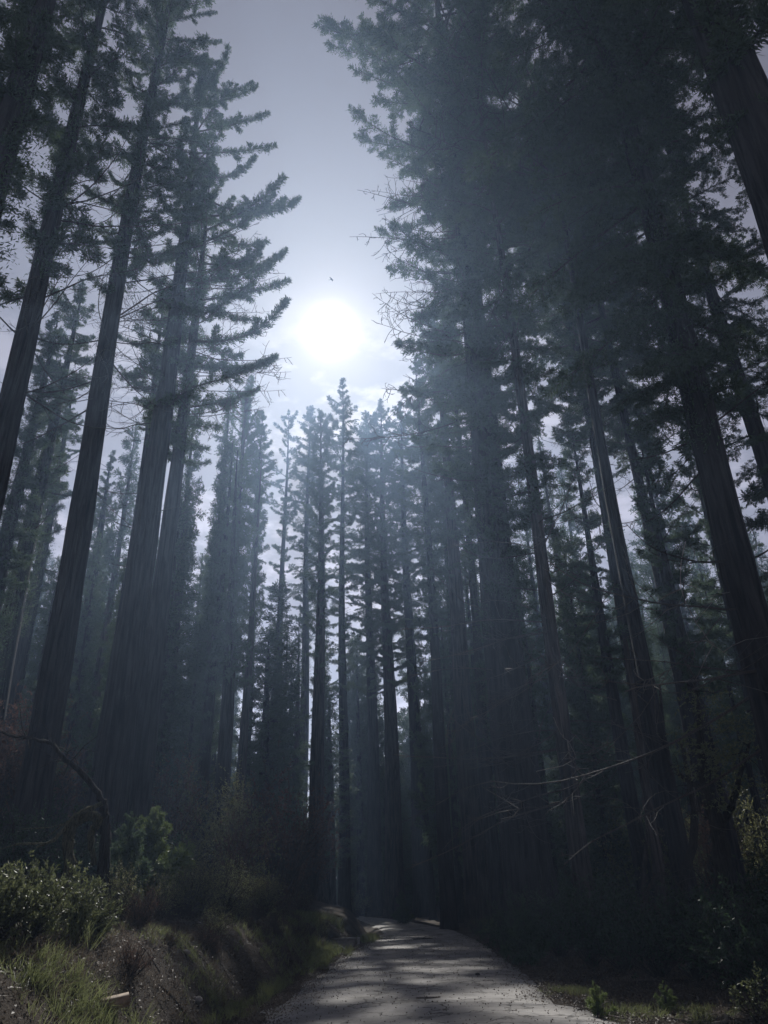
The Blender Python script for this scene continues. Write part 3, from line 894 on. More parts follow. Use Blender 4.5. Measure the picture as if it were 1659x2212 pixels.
# midground saplings and poles that close the stand between the big boles
cnt = 0
while cnt < 44:
    yy = rng.uniform(36, 62)
    xx = rng.uniform(-0.6, 0.6) * yy
    if roadl(yy) - 3 < xx < roadr(yy) + 3:
        continue
    u_, v_, d_ = proj((xx, yy, gz(xx, yy) + 5))
    if 430 < u_ < 800 or (u_ < 240 and rng.random() < 0.55):
        continue
    cnt += 1
    z_ = zone(xx, yy)
    t = thing('redwood_tree', 'thin young redwood of middle distance ' + z_, 'tree', (xx, yy, gz(xx, yy)), 'thin young redwoods ' + z_, rng.random() * 6.28)
    Hs = rng.uniform(0.35, 0.75); sxy = rng.uniform(0.4, 0.75)
    link('trunk', FAR_TRUNK[rng.integers(3)], t, Matrix.Diagonal((sxy * 0.6, sxy * 0.6, Hs, 1)))
    link('crown', FAR_CROWN[rng.integers(7)], t, Matrix.Diagonal((sxy, sxy, Hs, 1)))

# ------------------------------------------------------------------ understorey
def shrub_mesh(seed, h, w, nstem, nleaf, L, W, upright=0.5, fold=0.25, r=0.012, tuft=7, fillr=0.16, openness=0.0):
    """stems and a leaf mass on branchlets; base at the origin"""
    rng = np.random.default_rng(seed)
    st, lf = MB(), MB()
    for k in range(nstem):
        a = rng.random() * 6.28
        out = w / 2 * math.sqrt(rng.random())
        hh_ = h * rng.uniform(0.55, 1.05) * (1 - 0.45 * (out / (w / 2)) ** 2)
        t = np.linspace(0, 1, 7)[:, None]
        end = np.array([math.cos(a) * out, math.sin(a) * out, hh_])
        mid = np.array([math.cos(a) * out * (1 - upright), math.sin(a) * out * (1 - upright), hh_ * 0.5])
        P = 2 * t * (1 - t) * mid + t ** 2 * end + rng.normal(0, 0.02, (7, 3)) * h * t
        tube(st, P, np.linspace(r * rng.uniform(0.7, 1.3), 0.003, 7), 4, 0, cap=False)
        nb = max(2, int(tuft))
        for _ in range(nb):
            tt_ = rng.uniform(0.35, 1.0)
            A, d = along(P, np.array([tt_])); A = A[0]; d = d[0] / np.linalg.norm(d[0])
            e = d * 0.7 + rng.normal(0, 0.75, 3) + np.array([0, 0, 0.45])
            e /= np.linalg.norm(e)
            bl = fillr * h * rng.uniform(0.5, 1.4)
            tube(st, [A, A + e * bl], [0.004, 0.0025], 3, 0, cap=False)
            n = max(2, int(nleaf / nstem / nb * rng.uniform(0.5, 1.5)))
            q = rng.uniform(0.2, 1.08, n)
            Pp = A + e * bl * q[:, None] + rng.normal(0, 0.008, (n, 3))
            Dd = e * 0.55 + rng.normal(0, 0.65, (n, 3)) + np.array([0, 0, 0.15])
            leaves(lf, Pp, Dd, L * rng.uniform(0.6, 1.25, n), W * rng.uniform(0.7, 1.2, n), rng, 0, fold)
    return st, lf


def shrub_pair(seed, mat, stem=None, **k):
    st, lf = shrub_mesh(seed, **k)
    return st.mesh('stems', stem or M_TWIG), lf.mesh('foliage', mat)


def put_shrub(pair, x, y, label, group=None, s=1.0, rz=None, name='shrub', cat='shrub', sz=None, dz=-0.05):
    t = thing(name, label, cat, (x, y, gz(x, y) + dz), group, random.random() * 6.28 if rz is None else rz)
    S = Matrix.Diagonal((s, s, sz or s, 1))
    link('stems', pair[0], t, S)
    link('foliage', pair[1], t, S)
    return t


def xg(u, Y):
    """x of the photo column u at distance Y, near the ground"""
    return at(u, 1960, Y)[0]


random.seed(5)
S_BIG = [shrub_pair(900 + i, M_BROAD, h=1.25, w=1.7, nstem=44, nleaf=4200, L=0.08, W=0.034, tuft=8, fillr=0.17) for i in range(2)]
S_FINE = [shrub_pair(910 + i, M_FINE, h=1.3, w=1.3, nstem=46, nleaf=4200, L=0.035, W=0.012, upright=0.7, tuft=9, fillr=0.22) for i in range(3)]
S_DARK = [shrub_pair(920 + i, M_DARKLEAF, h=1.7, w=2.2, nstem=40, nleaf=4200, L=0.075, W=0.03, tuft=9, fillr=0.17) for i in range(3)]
S_BROWN = [shrub_pair(930 + i, M_BROWN, h=1.3, w=1.7, nstem=60, nleaf=2200, L=0.05, W=0.014, upright=0.5, tuft=7, fillr=0.25) for i in range(2)]
S_TALLBROWN = [shrub_pair(940 + i, M_BROWN, h=4.5, w=3.0, nstem=44, nleaf=3600, L=0.11, W=0.04, upright=0.6, r=0.03, tuft=10, fillr=0.16) for i in range(3)]
S_TALLGREEN = [shrub_pair(950 + i, M_FINE, h=4.5, w=2.8, nstem=40, nleaf=5200, L=0.10, W=0.04, upright=0.6, r=0.03, tuft=10, fillr=0.16) for i in range(2)]
B_YOUNG = []
for me in B_TINY + B_SHORT:
    m2 = me.copy(); m2.materials[1] = M_NEEDLE2; B_YOUNG.append(m2)


def sapling(seed, x, y, H, R, label, group=None, young=True, dens=16):
    rng = np.random.default_rng(seed)
    t = thing('redwood_sapling', label, 'sapling', (x, y, gz(x, y) - 0.05), group)
    mb = MB()
    P = np.stack([np.cumsum(rng.normal(0, 0.02, 8)) * H * 0.3, np.cumsum(rng.normal(0, 0.02, 8)) * H * 0.3, np.linspace(0, H, 8)], 1)
    tube(mb, P, np.linspace(0.02 + 0.012 * H, 0.006, 8), 6)
    link('stem', mb.mesh('stem', M_TWIG), t)
    n = int(dens * H)
    src = B_YOUNG if young else (B_TINY + B_SHORT)
    for i in range(n):
        z = H * (0.06 + 0.94 * (i + rng.random()) / n)
        L = R * (1 - (z / H) ** 1.2 * 0.85) * rng.uniform(0.7, 1.15)
        k = rng.integers(0, 3) if L < 1.3 else rng.integers(3, 6)
        link('bough', src[k], t, mat_bough(z, i * 2.4 + rng.normal(0, 0.4), math.radians(rng.uniform(-5, 35)), rng.normal(0, 0.4), L / (1.0 if k < 3 else 2.1)))
    return t


# --- left bank, front
put_shrub(S_BIG[0], xg(70, 11.2), 11.2, 'big leathery leaved shrub at the left edge above the front grass', s=0.84, rz=0.4)
put_shrub(S_BIG[1], xg(-10, 10.4), 10.4, 'part of a leathery leaved shrub cut off by the left edge', s=0.8, rz=2.2)
put_shrub(S_BIG[0], xg(170, 12.6), 12.6, 'leathery leaved shrub just right of the big one by the left edge', s=0.72, rz=4.0)
put_shrub(S_BIG[1], xg(215, 13.0), 13.0, 'low leathery sprig shrub nearest the flat timber block', s=0.42, rz=1.0)
sapling(31, xg(312, 20), 20, 2.3, 1.15, 'sunlit feathery redwood sapling in front of the thickest trunk')
sapling(32, xg(392, 22.5), 22.5, 1.9, 0.62, 'small cone shaped bright sapling right of the feathery one')
sapling(33, xg(262, 18), 18, 2.0, 0.8, 'dim sapling tangled at the foot of the burnt arching oak', young=False)
sapling(34, xg(352, 24), 24, 1.3, 0.8, 'low bushy sapling between the feathery and the cone shaped ones')
for i, (u, Y, s, lab) in enumerate([
        (250, 15.5, 0.8, 'fine leaved shrub beside the burnt oak stem'),
        (345, 18.5, 0.85, 'fine leaved shrub in front of the feathery sapling'),
        (430, 21.5, 1.0, 'bright fine leaved shrub right of the cone shaped sapling'),
        (490, 24.5, 1.1, 'fine leaved shrub at the foot of the blunt topped redwood'),
        (545, 28.0, 0.9, 'fine leaved shrub between the slim redwood and the bank edge'),
        (470, 18.5, 0.6, 'small sunlit fine leaved shrub on the bank crest'),
        (400, 30.0, 1.3, 'tall fine leaved shrub behind the cone shaped sapling'),
        (690, 33.0, 0.75, 'upright fine shrub on the bank above the culvert'),
        (655, 38.0, 0.8, 'fine shrub at the foot of the redwood pair'),
        (1008, 62.0, 1.8, 'sunlit pale shrub glowing in the slot between two roadside boles'),
        (772, 84.0, 2.2, 'pale shrub beyond the bend where the road disappears')]):
    put_shrub(S_FINE[i % 3], xg(u, Y), Y, lab, s=s)
for i, (u, Y, s, lab) in enumerate([
        (610, 30, 1.0, 'dead brown bush crowning the bank edge left of the culvert'),
        (560, 26, 0.8, 'dead brown bush left of the bank edge one'),
        (650, 34, 0.8, 'dead brown bush in front of the redwood pair'),
        (300, 15.5, 0.6, 'brown twiggy bush below the sunlit saplings'),
        (1020, 42, 0.7, 'brown grassy bush at the right road edge before the boles'),
        (1430, 26, 1.1, 'brown bush behind the arching stem on the right'),
        (1600, 24, 1.2, 'brown bush by the small oak near the right edge')]):
    put_shrub(S_BROWN[i % 2], xg(u, Y), Y, lab, s=s, name='dead_bush', cat='bush')
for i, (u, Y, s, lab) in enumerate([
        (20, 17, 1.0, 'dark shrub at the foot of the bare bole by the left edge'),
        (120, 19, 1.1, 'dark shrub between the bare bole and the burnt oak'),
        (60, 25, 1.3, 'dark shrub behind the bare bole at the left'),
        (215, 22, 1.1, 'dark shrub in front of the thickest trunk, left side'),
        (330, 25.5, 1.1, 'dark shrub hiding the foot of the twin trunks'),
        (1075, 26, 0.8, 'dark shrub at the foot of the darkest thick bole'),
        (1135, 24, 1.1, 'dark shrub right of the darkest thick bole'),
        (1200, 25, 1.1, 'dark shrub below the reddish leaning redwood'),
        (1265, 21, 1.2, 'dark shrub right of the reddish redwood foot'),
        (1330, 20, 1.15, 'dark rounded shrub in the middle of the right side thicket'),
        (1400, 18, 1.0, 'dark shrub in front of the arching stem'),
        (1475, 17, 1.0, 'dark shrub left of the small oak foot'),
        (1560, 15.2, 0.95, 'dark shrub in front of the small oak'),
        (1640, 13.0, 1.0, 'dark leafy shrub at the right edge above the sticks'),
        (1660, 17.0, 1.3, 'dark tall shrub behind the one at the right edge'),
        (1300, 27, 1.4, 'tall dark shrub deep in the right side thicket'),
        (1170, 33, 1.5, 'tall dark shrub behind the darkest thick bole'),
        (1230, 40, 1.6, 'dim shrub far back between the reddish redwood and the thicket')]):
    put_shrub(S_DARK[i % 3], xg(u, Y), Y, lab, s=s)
rngw = np.random.default_rng(88)
for i in range(60):
    Y_ = rngw.uniform(12.0, 32)
    x_ = roadl(Y_) - rngw.uniform(1.2, 5.0)
    put_shrub(S_BROWN[i % 2], x_, Y_, 'low dry weed clump on the left bank slope', 'dry weed clumps on the left bank', s=rngw.uniform(0.2, 0.42), name='weed_clump', cat='weed clump')
for i in range(34):
    Y_ = rngw.uniform(14, 33)
    x_ = roadl(Y_) - rngw.uniform(1.6, 6)
    put_shrub(S_FINE[i % 3], x_, Y_, 'low green sprig clump on the left bank crest', 'low green clumps on the left bank', s=rngw.uniform(0.28, 0.5), name='weed_clump', cat='weed clump')
for i in range(22):
    Y_ = rngw.uniform(20.5, 31)
    u_ = rngw.uniform(265, 580)
    put_shrub(S_FINE[i % 3], xg(u_, Y_), Y_, 'olive fine leaved shrub in the thicket along the left bank crest', 'olive shrubs along the left bank crest', s=rngw.uniform(0.6, 1.25))
put_shrub(S_BROAD2 := shrub_pair(960, M_BROAD, h=1.0, w=1.1, nstem=18, nleaf=900, L=0.06, W=0.03, tuft=7, fillr=0.2), xg(1600, 11.6), 11.6, 'lit green shrub in the lower right corner', s=0.75)
put_shrub(S_BROAD2, xg(1400, 22), 22, 'sunlit leafy shrub under the arching stem', s=0.9)
put_shrub(S_BROAD2, xg(1470, 11.9), 11.9, 'small leafy sprout among the bleached sticks', s=0.35)
sapling(35, xg(1262, 13.2), 13.2, 0.5, 0.3, 'tiny seedling on the right verge by the road corner', dens=26)
sapling(36, xg(1405, 13.6), 13.6, 0.45, 0.28, 'tiny seedling behind the bleached sticks', dens=26)
sapling(37, xg(1128, 22), 22, 1.6, 0.7, 'dim sapling at the dark foot of the thick bole', young=False)
sapling(38, xg(868, 60), 60, 2.2, 0.9, 'sapling at the foot of the broad brown redwood', young=False)

cnt = 0
rngp = np.random.default_rng(404)
while cnt < 34:
    yy = rngp.uniform(46, 82)
    uu = rngp.uniform(180, 1330)
    xx = at(uu, 1900, yy)[0]
    if roadl(yy) - 2.2 < xx < roadr(yy) + 2.2 or (540 < uu < 735 and yy < 72):
        continue
    if any((xx - a) ** 2 + (yy - b_) ** 2 < 4 for a, b_ in taken):
        continue
    taken.append((xx, yy)); cnt += 1
    z_ = zone(xx, yy)
    t = thing('redwood_tree', 'dark bare poled redwood ' + z_, 'tree', (xx, yy, gz(xx, yy) - 0.1), 'dark bare poled redwoods ' + z_, rngp.random() * 6.28)
    Hs = rngp.uniform(0.7, 1.15); sxy = rngp.uniform(0.5, 0.95)
    link('trunk', FAR_TRUNK[rngp.integers(3)], t, Matrix.Diagonal((sxy, sxy, Hs, 1)) @ Matrix.Rotation(rngp.normal(0, 0.012), 4, 'Y'))
    link('crown', FAR_CROWN[[3, 6, 5][rngp.integers(3)]], t, Matrix.Diagonal((sxy * 0.8, sxy * 0.8, Hs, 1)))

# --- tall undergrowth between the boles: zones told apart by the nearest big tree
rng = np.random.default_rng(77)
cnt = 0
while cnt < 120:
    yy = rng.uniform(30, 75) if cnt < 90 else rng.uniform(70, 120)
    xx = rng.uniform(-0.6, 0.62) * yy
    if roadl(yy) - 4 < xx < roadr(yy) + 4:
        continue
    cnt += 1
    green = rng.random() < 0.4
    z_ = zone(xx, yy)
    lab = ('tall olive undergrowth tree ' if green else 'tall brown half dead undergrowth tree ') + z_
    put_shrub((S_TALLGREEN[cnt % 2] if green else S_TALLBROWN[cnt % 3]), xx, yy, lab, lab.replace('tree', 'trees'), s=rng.uniform(0.7, 1.6), rz=rng.random() * 6.28, name='undergrowth_tree', cat='small tree')

# low dark crowns far back, closing the view under the stand
LOW_CROWN = [far_crown(520 + i, H=12.0, z0=0.8, R=3.4, n=80) for i in range(2)]
LOW_TRUNK = trunk_mesh(12.0, 0.16, 530, 8, 10, M_BARK, 0.2)
cnt = 0
while cnt < 95:
    yy = rng.uniform(64, 125)
    xx = rng.uniform(-0.62, 0.64) * yy
    if roadl(yy) - 4 < xx < roadr(yy) + 4 and yy < 112:
        continue
    cnt += 1
    z_ = zone(xx, yy)
    t = thing('young_conifer', 'bushy young conifer of the far stand ' + z_, 'tree', (xx, yy, gz(xx, yy) - 0.2), 'bushy far conifers ' + z_, rng.random() * 6.28)
    s = rng.uniform(0.6, 1.5); S = Matrix.Diagonal((s, s, s * rng.uniform(0.8, 1.6), 1))
    link('trunk', LOW_TRUNK, t, S)
    link('crown', LOW_CROWN[cnt % 2], t, S)

for u_, Y_ in [(757, 98), (768, 103), (779, 96), (790, 101), (800, 108), (812, 97), (748, 110), (773, 118)]:
    xx = at(u_, 1900, Y_)[0]
    t = thing('redwood_tree', 'dark redwood pole closing the view at the road bend', 'tree', (xx, Y_, gz(xx, Y_) - 0.1), 'redwood poles at the road bend', u_)
    S = Matrix.Diagonal((0.9, 0.9, rng.uniform(0.9, 1.2), 1))
    link('trunk', FAR_TRUNK[u_ % 3], t, S); link('crown', FAR_CROWN[[0, 4, 5, 2][u_ % 4]], t, S)
for i in range(22):
    yy = rng.uniform(97, 122); xx = rng.uniform(-6, 6)
    if xx < roadr(yy) + 1.5:
        xx = roadr(yy) + 1.5 + rng.random() * 3
    t = thing('young_conifer', 'dark young conifer closing the view where the road bends away', 'tree', (xx, yy, gz(xx, yy) - 0.2), 'young conifers at the road bend', rng.random() * 6.28)
    s = rng.uniform(0.7, 1.3); S = Matrix.Diagonal((s, s, s * rng.uniform(1.0, 2.0), 1))
    link('trunk', LOW_TRUNK, t, S)
    link('crown', LOW_CROWN[i % 2], t, S)

# --- burnt arching oak on the left bank
def pts(L):
    return np.array([at(*p) for p in L])


def smooth_path(P, n):
    P = np.asarray(P, float)
    k = len(P); t = np.linspace(0, k - 1, n)
    i = np.clip(t.astype(int), 0, k - 2); f = (t - i)[:, None]
    p0, p1, p2, p3 = P[np.maximum(i - 1, 0)], P[i], P[i + 1], P[np.minimum(i + 2, k - 1)]
    return 0.5 * (2 * p1 + (p2 - p0) * f + (2 * p0 - 5 * p1 + 4 * p2 - p3) * f ** 2 + (3 * p1 - p0 - 3 * p2 + p3) * f ** 3)


def limb_mesh(name, L, R, n=26, seg=10, mat=None, seed=1, rough=0.1, origin=None, twigs=0):
    rng = np.random.default_rng(seed)
    P = smooth_path(pts(L), n)
    if origin is not None:
        P = P - np.array(origin)
    P = P + rng.normal(0, 0.008, P.shape)
    mb = MB()
    tube(mb, P, np.interp(np.linspace(0, 1, n), np.linspace(0, 1, len(R)), R), seg, 0, True, rough, rng)
    for _ in range(twigs):
        A, d = along(P, np.array([rng.uniform(0.25, 1.0)])); A = A[0]; d = d[0] / np.linalg.norm(d[0])
        e = d * 0.5 + rng.normal(0, 0.8, 3); e /= np.linalg.norm(e)
        l = rng.uniform(0.3, 1.1)
        Q = [A, A + e * l * 0.4 + rng.normal(0, 0.04, 3), A + e * l * 0.8 + rng.normal(0, 0.09, 3), A + e * l + rng.normal(0, 0.13, 3)]
        tube(mb, Q, [0.012, 0.009, 0.006, 0.003], 4, 0, cap=False)
    return mb.mesh(name, mat or M_OAKBARK, True)


ox, oy = xg(200, 15.5), 15.5
oz = gz(ox, oy)
oak = thing('burnt_oak_tree', 'charred oak on the left bank bent into an arch, long limb reaching up left', 'tree', (ox, oy, oz))
O = (ox, oy, oz)
link('trunk', limb_mesh('trunk', [(222, 1960, 15.6), (224, 1880, 15.5), (228, 1810, 15.5), (226, 1760, 15.5), (222, 1728, 15.5)], [0.12, 0.11, 0.095, 0.08, 0.065], 22, 12, None, 2, 0.1, O), oak)
link('limb', limb_mesh('limb', [(224, 1735, 15.5), (200, 1698, 15.4), (165, 1660, 15.2), (128, 1628, 15.0), (112, 1606, 15.0), (75, 1597, 14.8), (30, 1590, 14.6), (-30, 1568, 14.4)], [0.065, 0.055, 0.048, 0.042, 0.038, 0.032, 0.025, 0.014], 34, 9, None, 3, 0.1, O, 16), oak)
a_ = link('limb', limb_mesh('limb', [(150, 1960, 15.3), (150, 1880, 15.3), (148, 1815, 15.3), (155, 1783, 15.3), (175, 1768, 15.3), (200, 1762, 15.3), (212, 1768, 15.3), (210, 1782, 15.4), (198, 1795, 15.4), (196, 1825, 15.5), (203, 1870, 15.6)], [0.12, 0.11, 0.10, 0.10, 0.10, 0.09, 0.085, 0.075, 0.065, 0.06, 0.05], 44, 10, M_MOSS, 4, 0.1, O), oak)
a_['label'] = 'mossy limb bent over into an arch'
link('limb', limb_mesh('limb', [(222, 1735, 15.4), (185, 1750, 15.2), (160, 1765, 15.1), (140, 1790, 15.0), (115, 1815, 14.9), (80, 1830, 14.8)], [0.05, 0.045, 0.04, 0.035, 0.03, 0.015], 26, 7, M_MOSS, 5, 0.08, O, 6), oak)

# --- small leaning oak and bare stems on the right
sx, sy = xg(1565, 17), 17
so_ = thing('small_oak_tree', 'small dark oak near the right edge with bright green sprays', 'tree', (sx, sy, gz(sx, sy)))
O = (sx, sy, gz(sx, sy))
link('trunk', limb_mesh('trunk', [(1572, 2040, 17), (1568, 1960, 17), (1560, 1860, 17), (1548, 1780, 17), (1530, 1720, 17), (1515, 1650, 17), (1512, 1560, 17), (1500, 1470, 17)], [0.22, 0.19, 0.17, 0.15, 0.12, 0.10, 0.07, 0.03], 30, 10, None, 6, 0.08, O, 10), so_)
link('limb', limb_mesh('limb', [(1552, 1800, 17), (1580, 1740, 16.6), (1600, 1670, 16.3), (1622, 1600, 16.2)], [0.08, 0.07, 0.05, 0.025], 16, 7, None, 7, 0.08, O, 6), so_)
link('limb', limb_mesh('limb', [(1525, 1705, 17), (1490, 1690, 17.2), (1465, 1670, 17.5), (1440, 1640, 17.7)], [0.06, 0.05, 0.035, 0.015], 16, 6, None, 8, 0.08, O, 6), so_)
rng = np.random.default_rng(9)
mb = MB()
for (u, v, Y, R_, n) in [(1540, 1640, 16.6, 0.55, 620), (1575, 1690, 16.5, 0.45, 420), (1500, 1600, 17, 0.55, 420), (1545, 1550, 16.8, 0.6, 420), (1600, 1620, 16.2, 0.6, 420), (1490, 1660, 17.2, 0.4, 260), (1560, 1740, 16.8, 0.4, 260), (1620, 1560, 16.2, 0.6, 350), (1520, 1500, 17, 0.5, 300)]:
    c_ = at(u, v, Y) - np.array(O)
    for k in range(n // 10):
        b0 = c_ + rng.normal(0, R_ * 0.5, 3) * [1, 1, 0.6]
        e = rng.normal(0, 1, 3) * [1, 1, 0.35] + [0, 0, -0.2]; e /= np.linalg.norm(e)
        q = rng.uniform(0, 0.35, 10)
        leaves(mb, b0 + e * q[:, None], e * 0.6 + rng.normal(0, 0.5, (10, 3)), 0.075 * rng.uniform(0.6, 1.3, 10), 0.03, rng, 0, 0.2)
link('foliage', mb.mesh('foliage', M_BROAD), so_)

for i, (L, R, lab, mt) in enumerate([
        ([(1440, 2010, 27), (1425, 1900, 27), (1410, 1800, 27), (1393, 1690, 27), (1375, 1560, 27), (1350, 1380, 27)], [0.24, 0.2, 0.18, 0.16, 0.13, 0.08], 'leaning grey bare trunk in the right side thicket', M_BARK2),
        ([(1462, 2000, 29), (1455, 1880, 29), (1440, 1760, 29), (1438, 1640, 29), (1425, 1480, 29)], [0.12, 0.11, 0.1, 0.08, 0.04], 'thin dark bare trunk right of the leaning grey one', M_BARK),
        ([(1470, 1990, 23), (1478, 1900, 23), (1495, 1830, 23), (1500, 1760, 23), (1490, 1690, 23), (1470, 1600, 23)], [0.14, 0.13, 0.12, 0.10, 0.08, 0.04], 'crooked dark stem bending beside the small oak', M_OAKBARK),
        ([(1385, 1990, 30), (1392, 1880, 30), (1398, 1790, 30), (1400, 1640, 30)], [0.09, 0.08, 0.06, 0.03], 'thin pole leaning left of the leaning grey trunk', M_BARK2)]):
    b0 = at(*L[0]); b0[2] = gz(b0[0], b0[1])
    t = thing('bare_tree', lab, 'tree', tuple(b0))
    link('trunk', limb_mesh('trunk', L, R, 26, 9, mt, 20 + i, 0.07, tuple(b0), 14), t)

b0 = at(1396, 1960, 20); 
me = limb_mesh('arching_branch', [(1396, 2000, 20), (1398, 1940, 20), (1408, 1905, 20), (1425, 1888, 20), (1448, 1892, 20), (1468, 1915, 20), (1490, 1940, 20)], [0.05, 0.045, 0.04, 0.035, 0.03, 0.02, 0.012], 24, 6, M_TWIG, 31, 0.05, None, 8)
tag(link('arching_branch', me), 'thin dead branch arching over in front of the right side thicket', 'branch')

# pale bare shoots hanging in front of the dark right side
for i, (L, lab) in enumerate([
        ([(1215, 1420, 19), (1150, 1480, 19), (1080, 1520, 19), (1010, 1560, 19), (960, 1590, 19)], 'long pale bare branch sweeping left across the darkest bole, upper one'),
        ([(1330, 1260, 17), (1285, 1330, 17), (1240, 1400, 17), (1210, 1430, 17), (1150, 1440, 17), (1090, 1445, 17)], 'pale bare branch with a kinked end beside the reddish redwood'),
        ([(1195, 1550, 18), (1215, 1590, 18), (1230, 1605, 18), (1245, 1640, 18), (1228, 1628, 18)], 'short white broken branch end below the kinked one'),
        ([(1225, 1650, 18), (1250, 1665, 18), (1265, 1685, 18), (1285, 1695, 18)], 'short white broken branch end lowest of its kind by the reddish redwood'),
        ([(1480, 1170, 14), (1470, 1250, 14), (1490, 1320, 14), (1530, 1380, 14), (1580, 1420, 14)], 'pale bent branch hanging in front of the bright hole at right'),
        ([(1450, 1440, 17), (1400, 1520, 17), (1340, 1590, 17), (1280, 1620, 17), (1210, 1640, 17)], 'pale bare branch sweeping left at mid height of the thicket'),
        ([(1330, 1600, 16), (1280, 1660, 16), (1230, 1720, 16), (1180, 1740, 16), (1120, 1745, 16)], 'lowest pale bare branch over the dark shrubs'),
        ([(1560, 1330, 13), (1500, 1400, 13), (1440, 1450, 13), (1370, 1475, 13)], 'pale bare branch growing left from the massive bole')]):
    me = limb_mesh('bare_branch', L, [0.010, 0.009, 0.007, 0.004], 26, 5, M_PALE if i in (2, 3, 4) else M_GREYTWIG, 40 + i, 0.06, None, 5 if i in (2, 3) else 9)
    tag(link('bare_branch', me), lab, 'branch')

# --- culvert by the bend
cx, cy_ = -2.2, 36.6
t = thing('culvert', 'small concrete culvert headwall with a pale top edge where the bank meets the road', 'culvert', (cx, cy_, 0))


def box(mb, x0, x1, y0, y1, z0, z1, m=0):
    V = [(x, y, z) for x in (x0, x1) for y in (y0, y1) for z in (z0, z1)]
    mb.add(V, [[0, 1, 3, 2], [4, 6, 7, 5], [0, 4, 5, 1], [2, 3, 7, 6], [0, 2, 6, 4], [1, 5, 7, 3]], m=m)


mb = MB(); box(mb, -0.55, 0.50, 0, 0.16, -0.7, 0.14); link('headwall', mb.mesh('headwall', M_STONE), t)
mb = MB(); box(mb, -0.58, 0.47, -0.03, 0.2, 0.143, 0.19); link('cap', mb.mesh('cap', M_CONC), t)
mb = MB(); box(mb, 0.503, 0.62, -0.04, 0.2, -0.35, 0.2); link('post', mb.mesh('post', M_CONC), t)
me = limb_mesh('hose', [(715, 2040, 35.6), (735, 2044, 35.4), (752, 2054, 35.2), (758, 2066, 35.0), (757, 2082, 35.0)], [0.02, 0.02, 0.02, 0.018], 18, 6, M_PIPE, 61, 0.0)
tag(link('hose', me), 'pale curved hose end hanging in front of the culvert headwall', 'hose')


# --- bits lying on the ground
def stick(x, y, L, az, r, label, mat, group=None, seed=0, name='fallen_stick', fork=True, lift=0.02):
    rng = np.random.default_rng(seed)
    n = 9
    t_ = np.linspace(-0.5, 0.5, n)
    bend = rng.normal(0, 0.09)
    px = x + (t_ * math.cos(az) - (t_ ** 2 - 0.1) * bend * 4 * math.sin(az)) * L + rng.normal(0, 0.012, n) * L
    py = y + (t_ * math.sin(az) + (t_ ** 2 - 0.1) * bend * 4 * math.cos(az)) * L + rng.normal(0, 0.012, n) * L
    on_road = (px > roadl(py)) & (px < roadr(py))
    pz = np.where(on_road, 0.055, ground(px, py)) + r * 0.7 + lift * rng.random() * np.linspace(0, 1, n)
    P = np.stack([px, py, pz], 1)
    mb = MB()
    tube(mb, P - [x, y, 0], np.linspace(r, r * 0.45, n), 6, 0, True, 0.08, rng)
    if fork:
        k = rng.integers(3, 7)
        e = P[k + 1] - P[k]; e = e / np.linalg.norm(e)
        s_ = np.array([-e[1], e[0], 0.25]) * rng.choice([-1, 1])
        q = P[k] - [x, y, 0]
        tube(mb, [q, q + (e * 0.6 + s_ * 0.6) * L * 0.16, q + (e + s_ * 0.8) * L * 0.28], [r * 0.6, r * 0.45, r * 0.25], 5, 0)
    o = link(name, mb.mesh(name, mat, True))
    o.location = (x, y, 0)
    return tag(o, label, 'stick', group)


rng = np.random.default_rng(21)
stick(0.5, 15.4, 0.42, 0.05, 0.022, 'short straight pale stick lying alone on the near road', M_PALE, seed=1, fork=False)
stick(1.15, 36.5, 1.0, 0.3, 0.03, 'dark forked stick on the road beyond the first light stripes', M_TWIG, seed=2)
stick(4.35, 12.35, 0.75, 0.9, 0.035, 'thick bleached forked branch in the lower right corner', M_PALE, seed=3)
stick(3.95, 12.6, 0.55, 2.4, 0.022, 'bright bleached stick just left of the thick corner branch', M_PALE, seed=4)
stick(3.2, 14.4, 0.5, 1.2, 0.016, 'curled pale stick standing up at the verge behind the seedling', M_PALE, seed=5, lift=0.3)
stick(3.4, 18.5, 0.9, -0.5, 0.018, 'dark bent stick on the shaded right verge', M_TWIG, seed=6)
stick(-3.0, 13.6, 1.3, 0.3, 0.014, 'thin pale twig at the foot of the left bank', M_GREYTWIG, seed=7)
stick(-1.7, 22.2, 0.4, 1.4, 0.012, 'small pale upright twig on the shaded bank face', M_PALE, seed=8, lift=0.4)
stick(-6.2, 17.2, 2.4, 0.15, 0.03, 'long pale fallen pole behind the big shrub', M_GREYTWIG, seed=9)
stick(-5.0, 19.0, 3.0, -0.12, 0.035, 'longest fallen pole lying across the bank under the saplings', M_GREYTWIG, seed=10)
for i in range(34):
    x, y = rng.uniform(2.95, 5.0), rng.uniform(11.8, 15.8)
    stick(x, y, rng.uniform(0.15, 0.75), rng.random() * 3.14, rng.uniform(0.006, 0.018), 'bleached stick scattered over the right verge by the road corner', M_PALE if rng.random() < 0.55 else M_GREYTWIG, 'bleached sticks on the right verge', 100 + i)
for i in range(40):
    y = rng.uniform(9.5, 22); x = roadl(y) - rng.uniform(0.6, 5.2)
    stick(x, y, rng.uniform(0.2, 0.9), rng.random() * 3.14, rng.uniform(0.006, 0.014), 'grey twig lying on the litter of the left bank', M_GREYTWIG if rng.random() < 0.7 else M_TWIG, 'twigs on the left bank', 200 + i)


